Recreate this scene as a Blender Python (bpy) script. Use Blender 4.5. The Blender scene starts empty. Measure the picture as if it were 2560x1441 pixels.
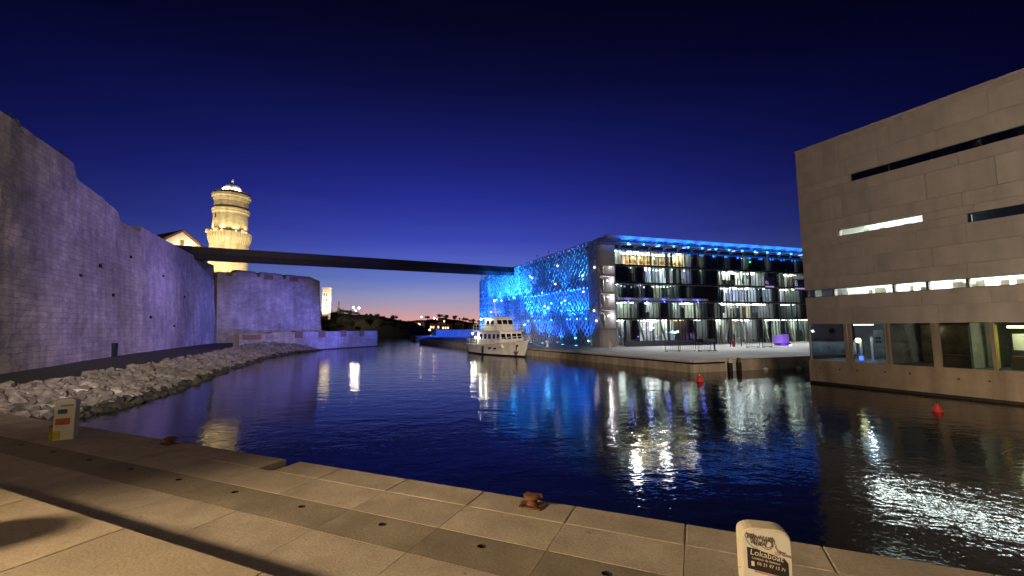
import bpy, bmesh, math, random
from mathutils import Vector, Matrix, noise
random.seed(7)
SC = bpy.context.scene
COL = SC.collection
R = math.radians

# ------------------------------------------------------------------ camera
F_PX, PITCH, ROLL = 1060.0, math.atan(98 / 1060.0), 0.0085
cam = bpy.data.objects.new('camera', bpy.data.cameras.new('camera'))
COL.objects.link(cam); SC.camera = cam
cam.data.sensor_width = 36.0
cam.data.lens = 36.0 * F_PX / 2560.0
cam.data.clip_start = 0.05
cam.data.clip_end = 9000
fw = Vector((0, math.cos(PITCH), math.sin(PITCH)))
r0 = Vector((1, 0, 0)); u0 = r0.cross(fw)
rt = r0 * math.cos(ROLL) - u0 * math.sin(ROLL)
up = u0 * math.cos(ROLL) + r0 * math.sin(ROLL)
m3 = Matrix((rt, up, -fw)).transposed()
cam.matrix_world = Matrix.Translation((0, 0, 3.0)) @ m3.to_4x4()

# ------------------------------------------------------------------ world: after sunset
world = bpy.data.worlds.new('World'); SC.world = world; world.use_nodes = True
wt = world.node_tree; bg = wt.nodes['Background']
def wn(t): return wt.nodes.new(t)
sky = wn('ShaderNodeTexSky'); sky.sky_type = 'NISHITA'; sky.sun_disc = False
sky.sun_elevation = R(-4.5); sky.sun_rotation = R(-8); sky.ozone_density = 8; sky.air_density = 1; sky.dust_density = .6
tc = wn('ShaderNodeTexCoord'); sep = wn('ShaderNodeSeparateXYZ'); wt.links.new(tc.outputs['Generated'], sep.inputs[0])
ramp = wn('ShaderNodeValToRGB'); ramp.color_ramp.interpolation = 'LINEAR'
mpw = wn('ShaderNodeMapping'); mpw.inputs['Scale'].default_value = (1.6, 1.6, 34); wt.links.new(tc.outputs['Generated'], mpw.inputs[0])
nzw = wn('ShaderNodeTexNoise'); nzw.inputs['Scale'].default_value = 1.4; nzw.inputs['Detail'].default_value = 4; wt.links.new(mpw.outputs[0], nzw.inputs['Vector'])
mdw = wn('ShaderNodeMath'); mdw.operation = 'MULTIPLY_ADD'; wt.links.new(nzw.outputs[0], mdw.inputs[0]); mdw.inputs[1].default_value = .022; mdw.inputs[2].default_value = -.011
adw = wn('ShaderNodeMath'); adw.operation = 'ADD'; wt.links.new(sep.outputs['Z'], adw.inputs[0]); wt.links.new(mdw.outputs[0], adw.inputs[1])
wt.links.new(adw.outputs[0], ramp.inputs[0])
el = ramp.color_ramp.elements
def lin(c): return tuple((v / 255 / 12.92) if v / 255 <= .04045 else ((v / 255 + .055) / 1.055) ** 2.4 for v in c)
SKYC = [(0.0, (226, 160, 140), .97), (.022, (212, 158, 156), .968), (.045, (178, 153, 172), .965), (.075, (138, 144, 188), .96), (.11, (101, 119, 191), .945), (.157, (78, 92, 186), .923),
        (.201, (58, 69, 170), .893), (.287, (37, 45, 140), .816), (.367, (25, 31, 108), .732), (.503, (10, 13, 56), .553), (.611, (4, 5, 27), .404), (1.0, (2, 3, 18), .3)]
stops = [(p, tuple(v / k for v in lin(c))) for p, c, k in SKYC]
el[0].position, el[0].color = stops[0][0], (*stops[0][1], 1)
el[1].position, el[1].color = stops[-1][0], (*stops[-1][1], 1)
for p, c in stops[1:-1]:
    e = el.new(p); e.color = (*c, 1)
# the twilight arch is brightest over the sunset point and fades round the sky
dirv = wn('ShaderNodeVectorMath'); dirv.operation = 'DOT_PRODUCT'
wt.links.new(tc.outputs['Generated'], dirv.inputs[0]); dirv.inputs[1].default_value = (math.sin(R(-7)), math.cos(R(-7)), 0)
mr = wn('ShaderNodeMapRange'); mr.inputs['From Min'].default_value = -1; mr.inputs['From Max'].default_value = 1
mr.inputs['To Min'].default_value = 0.0; mr.inputs['To Max'].default_value = 1.0
wt.links.new(dirv.outputs['Value'], mr.inputs['Value'])
pw = wn('ShaderNodeMath'); pw.operation = 'POWER'; wt.links.new(mr.outputs[0], pw.inputs[0]); pw.inputs[1].default_value = 8.0
flr = wn('ShaderNodeMath'); flr.operation = 'MAXIMUM'; wt.links.new(pw.outputs[0], flr.inputs[0]); flr.inputs[1].default_value = .05
mul = wn('ShaderNodeMix'); mul.data_type = 'RGBA'; mul.blend_type = 'MULTIPLY'; mul.inputs[0].default_value = 1
wt.links.new(ramp.outputs[0], mul.inputs[6]); wt.links.new(flr.outputs[0], mul.inputs[7])
nsc = wn('ShaderNodeMix'); nsc.data_type = 'RGBA'; nsc.blend_type = 'MULTIPLY'; nsc.inputs[0].default_value = 1
wt.links.new(sky.outputs[0], nsc.inputs[6]); nsc.inputs[7].default_value = (.15, .15, .15, 1)
add = wn('ShaderNodeMix'); add.data_type = 'RGBA'; add.blend_type = 'ADD'; add.inputs[0].default_value = 1
wt.links.new(mul.outputs[2], add.inputs[6]); wt.links.new(nsc.outputs[2], add.inputs[7])
wt.links.new(add.outputs[2], bg.inputs[0]); bg.inputs[1].default_value = 1.0

SC.view_settings.view_transform = 'Standard'
SC.view_settings.look = 'None'
SC.view_settings.exposure = 0.0
SC.view_settings.gamma = 1.0
SC.cycles.use_denoising = True
SC.cycles.max_bounces = 6
SC.cycles.diffuse_bounces = 3
SC.cycles.glossy_bounces = 3
SC.cycles.transparent_max_bounces = 10
SC.cycles.caustics_reflective = False
SC.cycles.caustics_refractive = False
SC.cycles.sample_clamp_indirect = 6.0
SC.cycles.use_light_tree = True

# ------------------------------------------------------------------ materials
MATS = {}
def mat(name, col, rough=.8, var=.18, scale=1.5, bump=0., bscale=12., metal=0., rv=0., brick=None, spec=.3, coord='Object', stain=0., streak=0., mortar=.72, spots=0.):
    if name in MATS: return MATS[name]
    m = bpy.data.materials.new(name); m.use_nodes = True; nt = m.node_tree; N = nt.nodes; L = nt.links
    b = N['Principled BSDF']; b.inputs['Roughness'].default_value = rough; b.inputs['Metallic'].default_value = metal
    b.inputs['Specular IOR Level'].default_value = spec
    t = N.new('ShaderNodeTexCoord'); src = t.outputs[coord]
    oi = N.new('ShaderNodeObjectInfo')
    if rv > 0 and coord == 'Object':
        va = N.new('ShaderNodeVectorMath'); va.operation = 'MULTIPLY_ADD'
        cb = N.new('ShaderNodeCombineXYZ')
        for i in range(3): L.new(oi.outputs['Random'], cb.inputs[i])
        L.new(cb.outputs[0], va.inputs[0]); va.inputs[1].default_value = (37, 19, 53); L.new(src, va.inputs[2]); src = va.outputs[0]
    n1 = N.new('ShaderNodeTexNoise'); n1.inputs['Scale'].default_value = scale; n1.inputs['Detail'].default_value = 7; n1.inputs['Roughness'].default_value = .62
    L.new(src, n1.inputs['Vector'])
    mx = N.new('ShaderNodeMix'); mx.data_type = 'RGBA'
    mp = N.new('ShaderNodeMapRange'); mp.inputs['From Min'].default_value = .3; mp.inputs['From Max'].default_value = .7
    L.new(n1.outputs[0], mp.inputs[0]); L.new(mp.outputs[0], mx.inputs[0])
    mx.inputs[6].default_value = (*[c * (1 - var) for c in col], 1); mx.inputs[7].default_value = (*[min(1, c * (1 + var)) for c in col], 1)
    out = mx.outputs[2]
    def mulby(val_socket, lo, hi, fmin, fmax):
        nonlocal out
        q = N.new('ShaderNodeMapRange'); L.new(val_socket, q.inputs[0]); q.inputs['From Min'].default_value = fmin; q.inputs['From Max'].default_value = fmax
        q.inputs['To Min'].default_value = lo; q.inputs['To Max'].default_value = hi
        k = N.new('ShaderNodeMix'); k.data_type = 'RGBA'; k.blend_type = 'MULTIPLY'; k.inputs[0].default_value = 1
        L.new(out, k.inputs[6]); L.new(q.outputs[0], k.inputs[7]); out = k.outputs[2]
    if rv > 0: mulby(oi.outputs['Random'], 1 - rv, 1 + rv, 0, 1)
    if stain > 0:
        n3 = N.new('ShaderNodeTexNoise'); n3.inputs['Scale'].default_value = scale * .22; n3.inputs['Detail'].default_value = 4; L.new(src, n3.inputs['Vector'])
        mulby(n3.outputs[0], 1 - stain, 1, .38, .62)
    if streak > 0:
        ma = N.new('ShaderNodeMapping'); ma.inputs['Scale'].default_value = (1, 1, .06) if coord == 'Object' else (1, .06, 1); L.new(src, ma.inputs[0])
        n4 = N.new('ShaderNodeTexNoise'); n4.inputs['Scale'].default_value = 1.3; n4.inputs['Detail'].default_value = 5; L.new(ma.outputs[0], n4.inputs['Vector'])
        mulby(n4.outputs[0], 1 - streak, 1.05, .35, .65)
    if spots > 0:
        vo = N.new('ShaderNodeTexVoronoi'); vo.inputs['Scale'].default_value = 2.6; L.new(src, vo.inputs['Vector']); mulby(vo.outputs['Distance'], 1 - spots, 1, .045, .085)
        n5 = N.new('ShaderNodeTexNoise'); n5.inputs['Scale'].default_value = 28; n5.inputs['Detail'].default_value = 3; L.new(src, n5.inputs['Vector']); mulby(n5.outputs[0], 1 - spots * .35, 1.06, .35, .6)
    hsock = None
    if brick:
        br = N.new('ShaderNodeTexBrick'); br.inputs['Scale'].default_value = 1; br.inputs['Brick Width'].default_value = brick[0]; br.inputs['Row Height'].default_value = brick[1]
        br.inputs['Mortar Size'].default_value = brick[2]; br.inputs['Mortar Smooth'].default_value = .4; br.inputs['Color1'].default_value = (1, 1, 1, 1); br.inputs['Color2'].default_value = (.78, .78, .78, 1); br.inputs['Mortar'].default_value = (mortar, mortar, mortar, 1)
        wv = N.new('ShaderNodeVectorMath'); wv.operation = 'ADD'
        nn_ = N.new('ShaderNodeTexNoise'); nn_.inputs['Scale'].default_value = 1.6; L.new(src, nn_.inputs['Vector'])
        sc_ = N.new('ShaderNodeVectorMath'); sc_.operation = 'SCALE'; sc_.inputs['Scale'].default_value = .34; L.new(nn_.outputs['Color'], sc_.inputs[0])
        L.new(src, wv.inputs[0]); L.new(sc_.outputs[0], wv.inputs[1]); L.new(wv.outputs[0], br.inputs['Vector'])
        k = N.new('ShaderNodeMix'); k.data_type = 'RGBA'; k.blend_type = 'MULTIPLY'; k.inputs[0].default_value = .85
        L.new(out, k.inputs[6]); L.new(br.outputs['Color'], k.inputs[7]); out = k.outputs[2]
        hsock = br.outputs['Fac']
    L.new(out, b.inputs['Base Color'])
    if bump > 0:
        n2 = N.new('ShaderNodeTexNoise'); n2.inputs['Scale'].default_value = bscale; n2.inputs['Detail'].default_value = 6; L.new(src, n2.inputs['Vector'])
        bm_ = N.new('ShaderNodeBump'); bm_.inputs['Strength'].default_value = 1; bm_.inputs['Distance'].default_value = bump
        if hsock is not None:
            s2 = N.new('ShaderNodeMath'); s2.operation = 'SUBTRACT'; L.new(n2.outputs[0], s2.inputs[0]); L.new(hsock, s2.inputs[1]); L.new(s2.outputs[0], bm_.inputs['Height'])
        else: L.new(n2.outputs[0], bm_.inputs['Height'])
        L.new(bm_.outputs[0], b.inputs['Normal'])
    MATS[name] = m; return m
def emit(name, col, s):
    if name in MATS: return MATS[name]
    m = bpy.data.materials.new(name); m.use_nodes = True; b = m.node_tree.nodes['Principled BSDF']
    b.inputs['Base Color'].default_value = (*[c * .5 for c in col], 1); b.inputs['Emission Color'].default_value = (*col, 1); b.inputs['Emission Strength'].default_value = s
    MATS[name] = m; return m
def glass(name, tint=(.86, .9, .9), refl=.09, rough=.02):
    if name in MATS: return MATS[name]
    m = bpy.data.materials.new(name); m.use_nodes = True; nt = m.node_tree; N = nt.nodes; L = nt.links
    for n in list(N):
        if n.type != 'OUTPUT_MATERIAL': N.remove(n)
    o = [n for n in N if n.type == 'OUTPUT_MATERIAL'][0]
    t = N.new('ShaderNodeBsdfTransparent'); t.inputs[0].default_value = (*tint, 1)
    g = N.new('ShaderNodeBsdfGlossy'); g.inputs['Roughness'].default_value = rough
    fr = N.new('ShaderNodeFresnel'); fr.inputs[0].default_value = 1.5
    ad = N.new('ShaderNodeMath'); ad.operation = 'ADD'; ad.inputs[1].default_value = refl - .04; L.new(fr.outputs[0], ad.inputs[0])
    ge = N.new('ShaderNodeNewGeometry'); inv = N.new('ShaderNodeMath'); inv.operation = 'SUBTRACT'; inv.inputs[0].default_value = 1; L.new(ge.outputs['Backfacing'], inv.inputs[1])
    mu_ = N.new('ShaderNodeMath'); mu_.operation = 'MULTIPLY'; L.new(ad.outputs[0], mu_.inputs[0]); L.new(inv.outputs[0], mu_.inputs[1]); ad = mu_
    x = N.new('ShaderNodeMixShader'); L.new(ad.outputs[0], x.inputs[0]); L.new(t.outputs[0], x.inputs[1]); L.new(g.outputs[0], x.inputs[2]); L.new(x.outputs[0], o.inputs[0])
    MATS[name] = m; return m
def cloth(name, col):
    if name in MATS: return MATS[name]
    m = bpy.data.materials.new(name); m.use_nodes = True; nt = m.node_tree; N = nt.nodes; L = nt.links
    o = [n for n in N if n.type == 'OUTPUT_MATERIAL'][0]; N.remove(N['Principled BSDF'])
    d = N.new('ShaderNodeBsdfDiffuse'); d.inputs[0].default_value = (*col, 1); t = N.new('ShaderNodeBsdfTranslucent'); t.inputs[0].default_value = (*col, 1)
    x = N.new('ShaderNodeMixShader'); x.inputs[0].default_value = .5; L.new(d.outputs[0], x.inputs[1]); L.new(t.outputs[0], x.inputs[2]); L.new(x.outputs[0], o.inputs[0])
    MATS[name] = m; return m

# ------------------------------------------------------------------ mesh helpers
def frame(o, x, y, z=(0, 0, 1)):
    M = Matrix((Vector(x), Vector(y), Vector(z))).transposed().to_4x4(); M.translation = Vector(o); return M
def wm(o):
    b = o.matrix_basis.copy()
    return wm(o.parent) @ o.matrix_parent_inverse @ b if o.parent else b
def adopt(o, p):
    if p is not None:
        o.parent = p; o.matrix_parent_inverse = wm(p).inverted()
class MB:
    def __init__(s, M=None): s.v = []; s.f = []; s.uv = None; s.M = M
    def pt(s, p):
        p = Vector(p); s.v.append(s.M @ p if s.M else p); return len(s.v) - 1
    def face(s, *ids): s.f.append(tuple(ids))
    def poly(s, pts): s.f.append(tuple(s.pt(p) for p in pts))
    def box(s, x0, x1, y0, y1, z0, z1):
        i = [s.pt(p) for p in ((x0, y0, z0), (x1, y0, z0), (x1, y1, z0), (x0, y1, z0), (x0, y0, z1), (x1, y0, z1), (x1, y1, z1), (x0, y1, z1))]
        for q in ((3, 2, 1, 0), (4, 5, 6, 7), (0, 1, 5, 4), (1, 2, 6, 5), (2, 3, 7, 6), (3, 0, 4, 7)): s.f.append(tuple(i[k] for k in q))
        return s
    def bar(s, p0, p1, w, h=None):
        h = h or w; p0 = Vector(p0); p1 = Vector(p1); d = (p1 - p0).normalized()
        a = d.cross(Vector((0, 0, 1)));  a = a.normalized() if a.length > 1e-3 else Vector((1, 0, 0)); b = a.cross(d)
        i = []
        for p in (p0, p1):
            for sx, sy in ((-1, -1), (1, -1), (1, 1), (-1, 1)): i.append(s.pt(p + a * sx * w / 2 + b * sy * h / 2))
        for q in ((3, 2, 1, 0), (4, 5, 6, 7), (0, 1, 5, 4), (1, 2, 6, 5), (2, 3, 7, 6), (3, 0, 4, 7)): s.f.append(tuple(i[k] for k in q))
        return s
    def tube(s, p0, p1, ra, rb=None, n=10, caps=True):
        rb = ra if rb is None else rb; p0 = Vector(p0); p1 = Vector(p1); d = (p1 - p0).normalized()
        a = d.cross(Vector((0, 0, 1)));  a = a.normalized() if a.length > 1e-3 else Vector((1, 0, 0)); b = d.cross(a)
        A = [s.pt(p0 + (a * math.cos(t) + b * math.sin(t)) * ra) for t in [2 * math.pi * k / n for k in range(n)]]
        B = [s.pt(p1 + (a * math.cos(t) + b * math.sin(t)) * rb) for t in [2 * math.pi * k / n for k in range(n)]]
        for k in range(n): s.f.append((A[k], A[(k + 1) % n], B[(k + 1) % n], B[k]))
        if caps: s.f.append(tuple(reversed(A))); s.f.append(tuple(B))
        return s
    def path(s, pts, r, n=6):
        for a, b in zip(pts[:-1], pts[1:]): s.tube(a, b, r, r, n)
        return s
    def lathe(s, prof, n=32, c=(0, 0, 0), caps=True):
        rings = []
        for r, z in prof: rings.append([s.pt((c[0] + r * math.cos(2 * math.pi * k / n), c[1] + r * math.sin(2 * math.pi * k / n), c[2] + z)) for k in range(n)])
        for A, B in zip(rings[:-1], rings[1:]):
            for k in range(n): s.f.append((A[k], A[(k + 1) % n], B[(k + 1) % n], B[k]))
        if caps: s.f.append(tuple(reversed(rings[0]))); s.f.append(tuple(rings[-1]))
        return s
    def ball(s, c, r, n=10, sq=1.):
        prof = [(max(.001, r * math.sin(math.pi * k / n)), -r * sq * math.cos(math.pi * k / n)) for k in range(n + 1)]
        return s.lathe(prof, n * 2, c)
    def prism(s, poly, z0, z1):
        A = [s.pt((x, y, z0)) for x, y in poly]; B = [s.pt((x, y, z1)) for x, y in poly]; n = len(poly)
        for k in range(n): s.f.append((A[k], A[(k + 1) % n], B[(k + 1) % n], B[k]))
        s.f.append(tuple(reversed(A))); s.f.append(tuple(B)); return s
    def extr(s, poly3, off):
        off = Vector(off); A = [s.pt(p) for p in poly3]; B = [s.pt(Vector(p) + off) for p in poly3]; n = len(A)
        for k in range(n): s.f.append((A[k], A[(k + 1) % n], B[(k + 1) % n], B[k]))
        s.f.append(tuple(reversed(A))); s.f.append(tuple(B)); return s
    def mesh(s, name, m, smooth=False, fix=True):
        me = bpy.data.meshes.new(name); me.from_pydata(s.v, [], s.f)
        if s.uv is not None:
            l = me.uv_layers.new(name='UVMap')
            for lp in me.loops: l.data[lp.index].uv = s.uv[lp.vertex_index]
        if fix:
            bm = bmesh.new(); bm.from_mesh(me); bmesh.ops.recalc_face_normals(bm, faces=bm.faces); bm.to_mesh(me); bm.free()
        if smooth:
            for p in me.polygons: p.use_smooth = True
        me.materials.append(m); return me
    def build(s, name, m, parent=None, smooth=False, bevel=0., fix=True):
        o = bpy.data.objects.new(name, s.mesh(name, m, smooth, fix)); COL.objects.link(o)
        if bevel:
            b = o.modifiers.new('b', 'BEVEL'); b.width = bevel; b.segments = 2; b.limit_method = 'ANGLE'; b.angle_limit = R(40)
        adopt(o, parent); return o
def inst(me, name, parent=None, M=None):
    o = bpy.data.objects.new(name, me); COL.objects.link(o)
    if M is not None: o.matrix_basis = M
    adopt(o, parent); return o
def tag(o, label=None, cat=None, group=None, kind=None):
    if label: o['label'] = label
    if cat: o['category'] = cat
    if group: o['group'] = group
    if kind: o['kind'] = kind
    return o
def thing(name, label, cat, loc=(0, 0, 0), group=None):
    o = bpy.data.objects.new(name, None); COL.objects.link(o); o.location = loc; o.empty_display_size = .3
    return tag(o, label, cat, group)
def lamp(kind, loc, col, power, parent=None, aim=None, size=60, blend=.6, rad=.08):
    l = bpy.data.lights.new('lamp_light', kind); l.color = col; l.energy = power; l.shadow_soft_size = rad
    if kind == 'SPOT': l.spot_size = R(size); l.spot_blend = blend
    o = bpy.data.objects.new('lamp_light', l); COL.objects.link(o); o.location = loc
    if aim is not None: o.rotation_euler = (Vector(aim) - Vector(loc)).to_track_quat('-Z', 'Y').to_euler()
    adopt(o, parent); return o
def lerp(a, b, t): return a + (b - a) * t
def copy_tree(o, parent=None):
    c = o.copy(); COL.objects.link(c); c.parent = parent
    if parent is not None: c.matrix_parent_inverse = o.matrix_parent_inverse.copy()
    for ch in list(o.children): copy_tree(ch, c)
    return c

WATER = -1.2
# colours of the place
ORD = ('first', 'second', 'third', 'fourth', 'fifth', 'sixth', 'seventh', 'eighth', 'ninth', 'tenth', 'eleventh', 'twelfth', 'thirteenth', 'fourteenth', 'fifteenth', 'sixteenth')
QUAY = mat('quay_concrete', (.40, .34, .27), .85, .2, 1.4, .006, 30, rv=.02, stain=.16, spots=.4)
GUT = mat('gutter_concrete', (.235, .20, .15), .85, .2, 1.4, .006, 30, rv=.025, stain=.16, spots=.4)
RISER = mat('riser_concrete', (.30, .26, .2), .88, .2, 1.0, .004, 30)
FORT = mat('fort_stone', (.52, .45, .41), .92, .24, .8, .045, 4, brick=(.9, .42, .03), coord='UV', stain=.30, streak=.2, mortar=.88)
ROCK = mat('limestone_rock', (.43, .385, .335), .93, .3, 2.2, .04, 7, rv=.42, stain=.35)
WETR = mat('wet_rock', (.05, .048, .035), .55, .4, 3, .03, 9, rv=.4)
ESPL = mat('esplanade_concrete', (.42, .41, .39), .85, .12, .5, .003, 20, stain=.2)
FARW = mat('quay_wall_concrete', (.40, .34, .27), .9, .2, .7, .01, 10, streak=.35, rv=.07)
BROWN = mat('brown_brick', (.22, .12, .075), .9, .3, 3, .02, 12)
ASPH = mat('asphalt_path', (.045, .042, .042), .92, .25, 2, .004, 60)
DARKM = mat('dark_steel', (.03, .032, .035), .45, .15, 3, metal=.6)
BLACK = mat('black_rubber', (.012, .012, .013), .7, .2, 4)
RUST = mat('rusty_iron', (.15, .065, .03), .8, .4, 9, .006, 40, metal=.2)
WHITE = mat('white_paint', (.72, .72, .70), .4, .06, 2)
TRAV = mat('travertine_panel', (.49, .43, .365), .8, .09, .9, .003, 25, rv=.022, stain=.06, streak=.14)
BASEC = mat('base_concrete', (.42, .33, .235), .85, .16, .8, .004, 25, streak=.3, stain=.2)
PALEC = mat('pale_concrete', (.55, .53, .50), .8, .12, .9, .003, 20, streak=.15)
MUSEUM_DARK = mat('dark_facade_metal', (.035, .037, .045), .4, .15, 2, metal=.4)
LATT = mat('lattice_concrete', (.38, .38, .39), .7, .2, 2, rv=.25)
ROOM = mat('interior_plaster', (.66, .66, .62), .85, .1, 1)
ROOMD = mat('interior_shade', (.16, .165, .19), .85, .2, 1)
PANE = glass('window_glass')
PANED = glass('dark_window_glass', (.45, .5, .55), .16)
BULB_W = emit('lamp_white', (1, .95, .85), 14)
BULB_B = emit('lamp_cyan', (.08, .55, 1.0), 16)
BULB_S = emit('lamp_sodium', (1, .68, .34), 14)

# ================================================================== SETTING
# water
def water_mat():
    m = bpy.data.materials.new('harbour_water'); m.use_nodes = True; nt = m.node_tree; N = nt.nodes; L = nt.links
    b = N['Principled BSDF']; b.inputs['Base Color'].default_value = (.003, .006, .012, 1); b.inputs['Roughness'].default_value = .05
    b.inputs['IOR'].default_value = 1.33; b.inputs['Specular IOR Level'].default_value = .5
    t = N.new('ShaderNodeTexCoord')
    def noi(sc, st, det, rot=0):
        ma = N.new('ShaderNodeMapping'); ma.inputs['Scale'].default_value = st; ma.inputs['Rotation'].default_value = (0, 0, rot); L.new(t.outputs['Object'], ma.inputs[0])
        n = N.new('ShaderNodeTexNoise'); n.inputs['Scale'].default_value = sc; n.inputs['Detail'].default_value = det; n.inputs['Roughness'].default_value = .55; L.new(ma.outputs[0], n.inputs['Vector']); return n.outputs[0]
    def mulc(s, c):
        q = N.new('ShaderNodeMath'); q.operation = 'MULTIPLY'; L.new(s, q.inputs[0])
        if isinstance(c, float): q.inputs[1].default_value = c
        else: L.new(c, q.inputs[1])
        return q.outputs[0]
    def addc(a, c):
        q = N.new('ShaderNodeMath'); q.operation = 'ADD'; L.new(a, q.inputs[0]); L.new(c, q.inputs[1]); return q.outputs[0]
    calm = noi(.035, (1, 2.2, 1), 3, .4)
    cm = N.new('ShaderNodeMapRange'); L.new(calm, cm.inputs[0]); cm.inputs['From Min'].default_value = .35; cm.inputs['From Max'].default_value = .65; cm.inputs['To Min'].default_value = .55; cm.inputs['To Max'].default_value = 1.15
    h = addc(mulc(noi(.55, (1, 1.5, 1), 2, .3), .028), addc(mulc(noi(1.9, (1, 1.35, 1), 2, -.5), .0125), mulc(noi(6., (1, 1.2, 1), 2, .9), .0060)))
    h = mulc(h, cm.outputs[0])
    bp = N.new('ShaderNodeBump'); bp.inputs['Strength'].default_value = 1; bp.inputs['Distance'].default_value = 1.0; L.new(h, bp.inputs['Height']); L.new(bp.outputs[0], b.inputs['Normal'])
    return m
w = MB(); w.poly([(-2500, -60, WATER), (2500, -60, WATER), (2500, 6000, WATER), (-2500, 6000, WATER)])
tag(w.build('water', water_mat()), kind='structure')
g = MB(); g.poly([(-2500, -200, -6), (2500, -200, -6), (2500, 6000, -6), (-2500, 6000, -6)])
tag(g.build('seabed', mat('seabed', (.05, .05, .045), .95)), kind='structure')

# ---- near quay: its own frame, s along the edge, n towards the water
QE = Vector((.9185, -.3954, 0)); QN = Vector((.3954, .9185, 0))
QF = frame((0, 0, 0), QE, QN)
def qp(s, n, z=0): return QF @ Vector((s, n, z))
quay = MB(QF); quay.box(-26, 26, -14, 7.19, -6, -.14)
quay = tag(quay.build('quay', RISER), kind='structure')
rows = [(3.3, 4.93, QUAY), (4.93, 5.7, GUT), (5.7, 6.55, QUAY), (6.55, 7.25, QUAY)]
S0, SP = -3.7, 1.715
cols = [S0 + SP * k for k in range(-12, 11)]
holes_k = range(-12, 10)
meshes = {}
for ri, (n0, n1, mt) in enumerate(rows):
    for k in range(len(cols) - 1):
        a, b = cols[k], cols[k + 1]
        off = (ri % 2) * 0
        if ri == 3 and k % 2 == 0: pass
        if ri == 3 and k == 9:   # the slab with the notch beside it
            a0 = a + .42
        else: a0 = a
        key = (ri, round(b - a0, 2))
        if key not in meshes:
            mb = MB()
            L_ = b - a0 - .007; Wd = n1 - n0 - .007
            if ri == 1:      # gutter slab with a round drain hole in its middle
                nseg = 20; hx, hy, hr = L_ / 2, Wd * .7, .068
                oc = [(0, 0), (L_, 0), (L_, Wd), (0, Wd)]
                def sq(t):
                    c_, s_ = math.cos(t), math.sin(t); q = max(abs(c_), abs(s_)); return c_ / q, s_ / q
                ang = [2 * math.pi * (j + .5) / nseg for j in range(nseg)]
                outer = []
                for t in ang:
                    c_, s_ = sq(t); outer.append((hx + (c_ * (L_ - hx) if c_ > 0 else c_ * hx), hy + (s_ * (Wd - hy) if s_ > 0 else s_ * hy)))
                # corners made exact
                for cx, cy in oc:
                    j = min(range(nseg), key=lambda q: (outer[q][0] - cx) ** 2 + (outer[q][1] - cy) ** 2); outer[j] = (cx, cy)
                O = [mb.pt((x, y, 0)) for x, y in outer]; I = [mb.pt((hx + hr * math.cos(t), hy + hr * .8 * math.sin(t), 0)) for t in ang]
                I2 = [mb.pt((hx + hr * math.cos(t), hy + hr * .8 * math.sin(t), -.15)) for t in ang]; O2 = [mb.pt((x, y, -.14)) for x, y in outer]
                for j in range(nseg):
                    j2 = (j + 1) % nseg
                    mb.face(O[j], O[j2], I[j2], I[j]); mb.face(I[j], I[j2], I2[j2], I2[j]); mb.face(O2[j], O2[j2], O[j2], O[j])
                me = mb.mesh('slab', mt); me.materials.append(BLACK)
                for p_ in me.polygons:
                    if abs(p_.normal.z) < .3 and (Vector((hx, hy, 0)) - p_.center).xy.length < hr * 1.3: p_.material_index = 1  # hole walls painted black for the shade inside
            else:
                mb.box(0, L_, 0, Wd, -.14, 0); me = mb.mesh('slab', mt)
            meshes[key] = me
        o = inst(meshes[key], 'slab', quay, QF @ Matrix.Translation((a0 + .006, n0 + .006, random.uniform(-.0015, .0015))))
        if ri != 1:
            bv = o.modifiers.new('b', 'BEVEL'); bv.width = .005 if ri < 3 else .022; bv.segments = 2
        else:
            hole = MB(QF); hole.lathe([(.066, -.001), (.066, .0)], 16, (0, 0, 0))
# black plugs that paint the shade inside the gutter drain holes
for k in range(len(cols) - 1):
    dm = MB(QF); c = ((cols[k] + cols[k + 1]) / 2, 4.936 + (.77 - .012) * .7, 0)
    dm.lathe([(.063, -.1385), (.063, -.03)], 14, c); dm.build('hole_shade', BLACK, quay)
# quay front face slightly below the slab lip
fc = MB(QF)
for k in range(len(cols) - 1): fc.box(cols[k] + .01, cols[k + 1] - .01, 7.16, 7.225, -2.2, -.15)
fc.build('facing', FARW, quay)
# steps up from the quay to the square where the camera stands
stp = None
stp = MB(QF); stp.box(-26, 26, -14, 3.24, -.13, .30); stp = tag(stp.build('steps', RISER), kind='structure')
def step_row(n0, n1, z, off, w=2.6, h=.14):
    me = MB().box(0, w - .012, 0, n1 - n0, -h, 0).mesh('tread_slab', mat('tread_concrete', (.43, .35, .255), .85, .16, .9, .005, 30, rv=.04, stain=.25, spots=.45))
    k = -26 + off
    while k < 24:
        o = inst(me, 'tread_slab', stp, QF @ Matrix.Translation((k, n0, z))); b = o.modifiers.new('b', 'BEVEL'); b.width = .012; b.segments = 2
        k += w
step_row(.62, 3.3, .45, .9)
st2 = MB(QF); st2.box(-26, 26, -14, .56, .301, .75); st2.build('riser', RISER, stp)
step_row(-1.2, .62, .9, .3)
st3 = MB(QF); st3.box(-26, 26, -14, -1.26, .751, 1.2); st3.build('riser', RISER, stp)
step_row(-6, -1.2, 1.35, 1.3)
sq_ = MB(QF); sq_.box(-26, 26, -80, -6.01, -2, 1.33); tag(sq_.build('square', QUAY), kind='structure')

# ---- far esplanade of the museum
EA = [(1.75, 65.7), (16.1, 38.6), (29.63, 42.8), (70, 55), (120, 75), (120, 170), (-32, 170), (-25.5, 117)]
e = MB(); e.prism(EA, -6, -.15); espl = tag(e.build('esplanade', ESPL), kind='structure')
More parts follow.
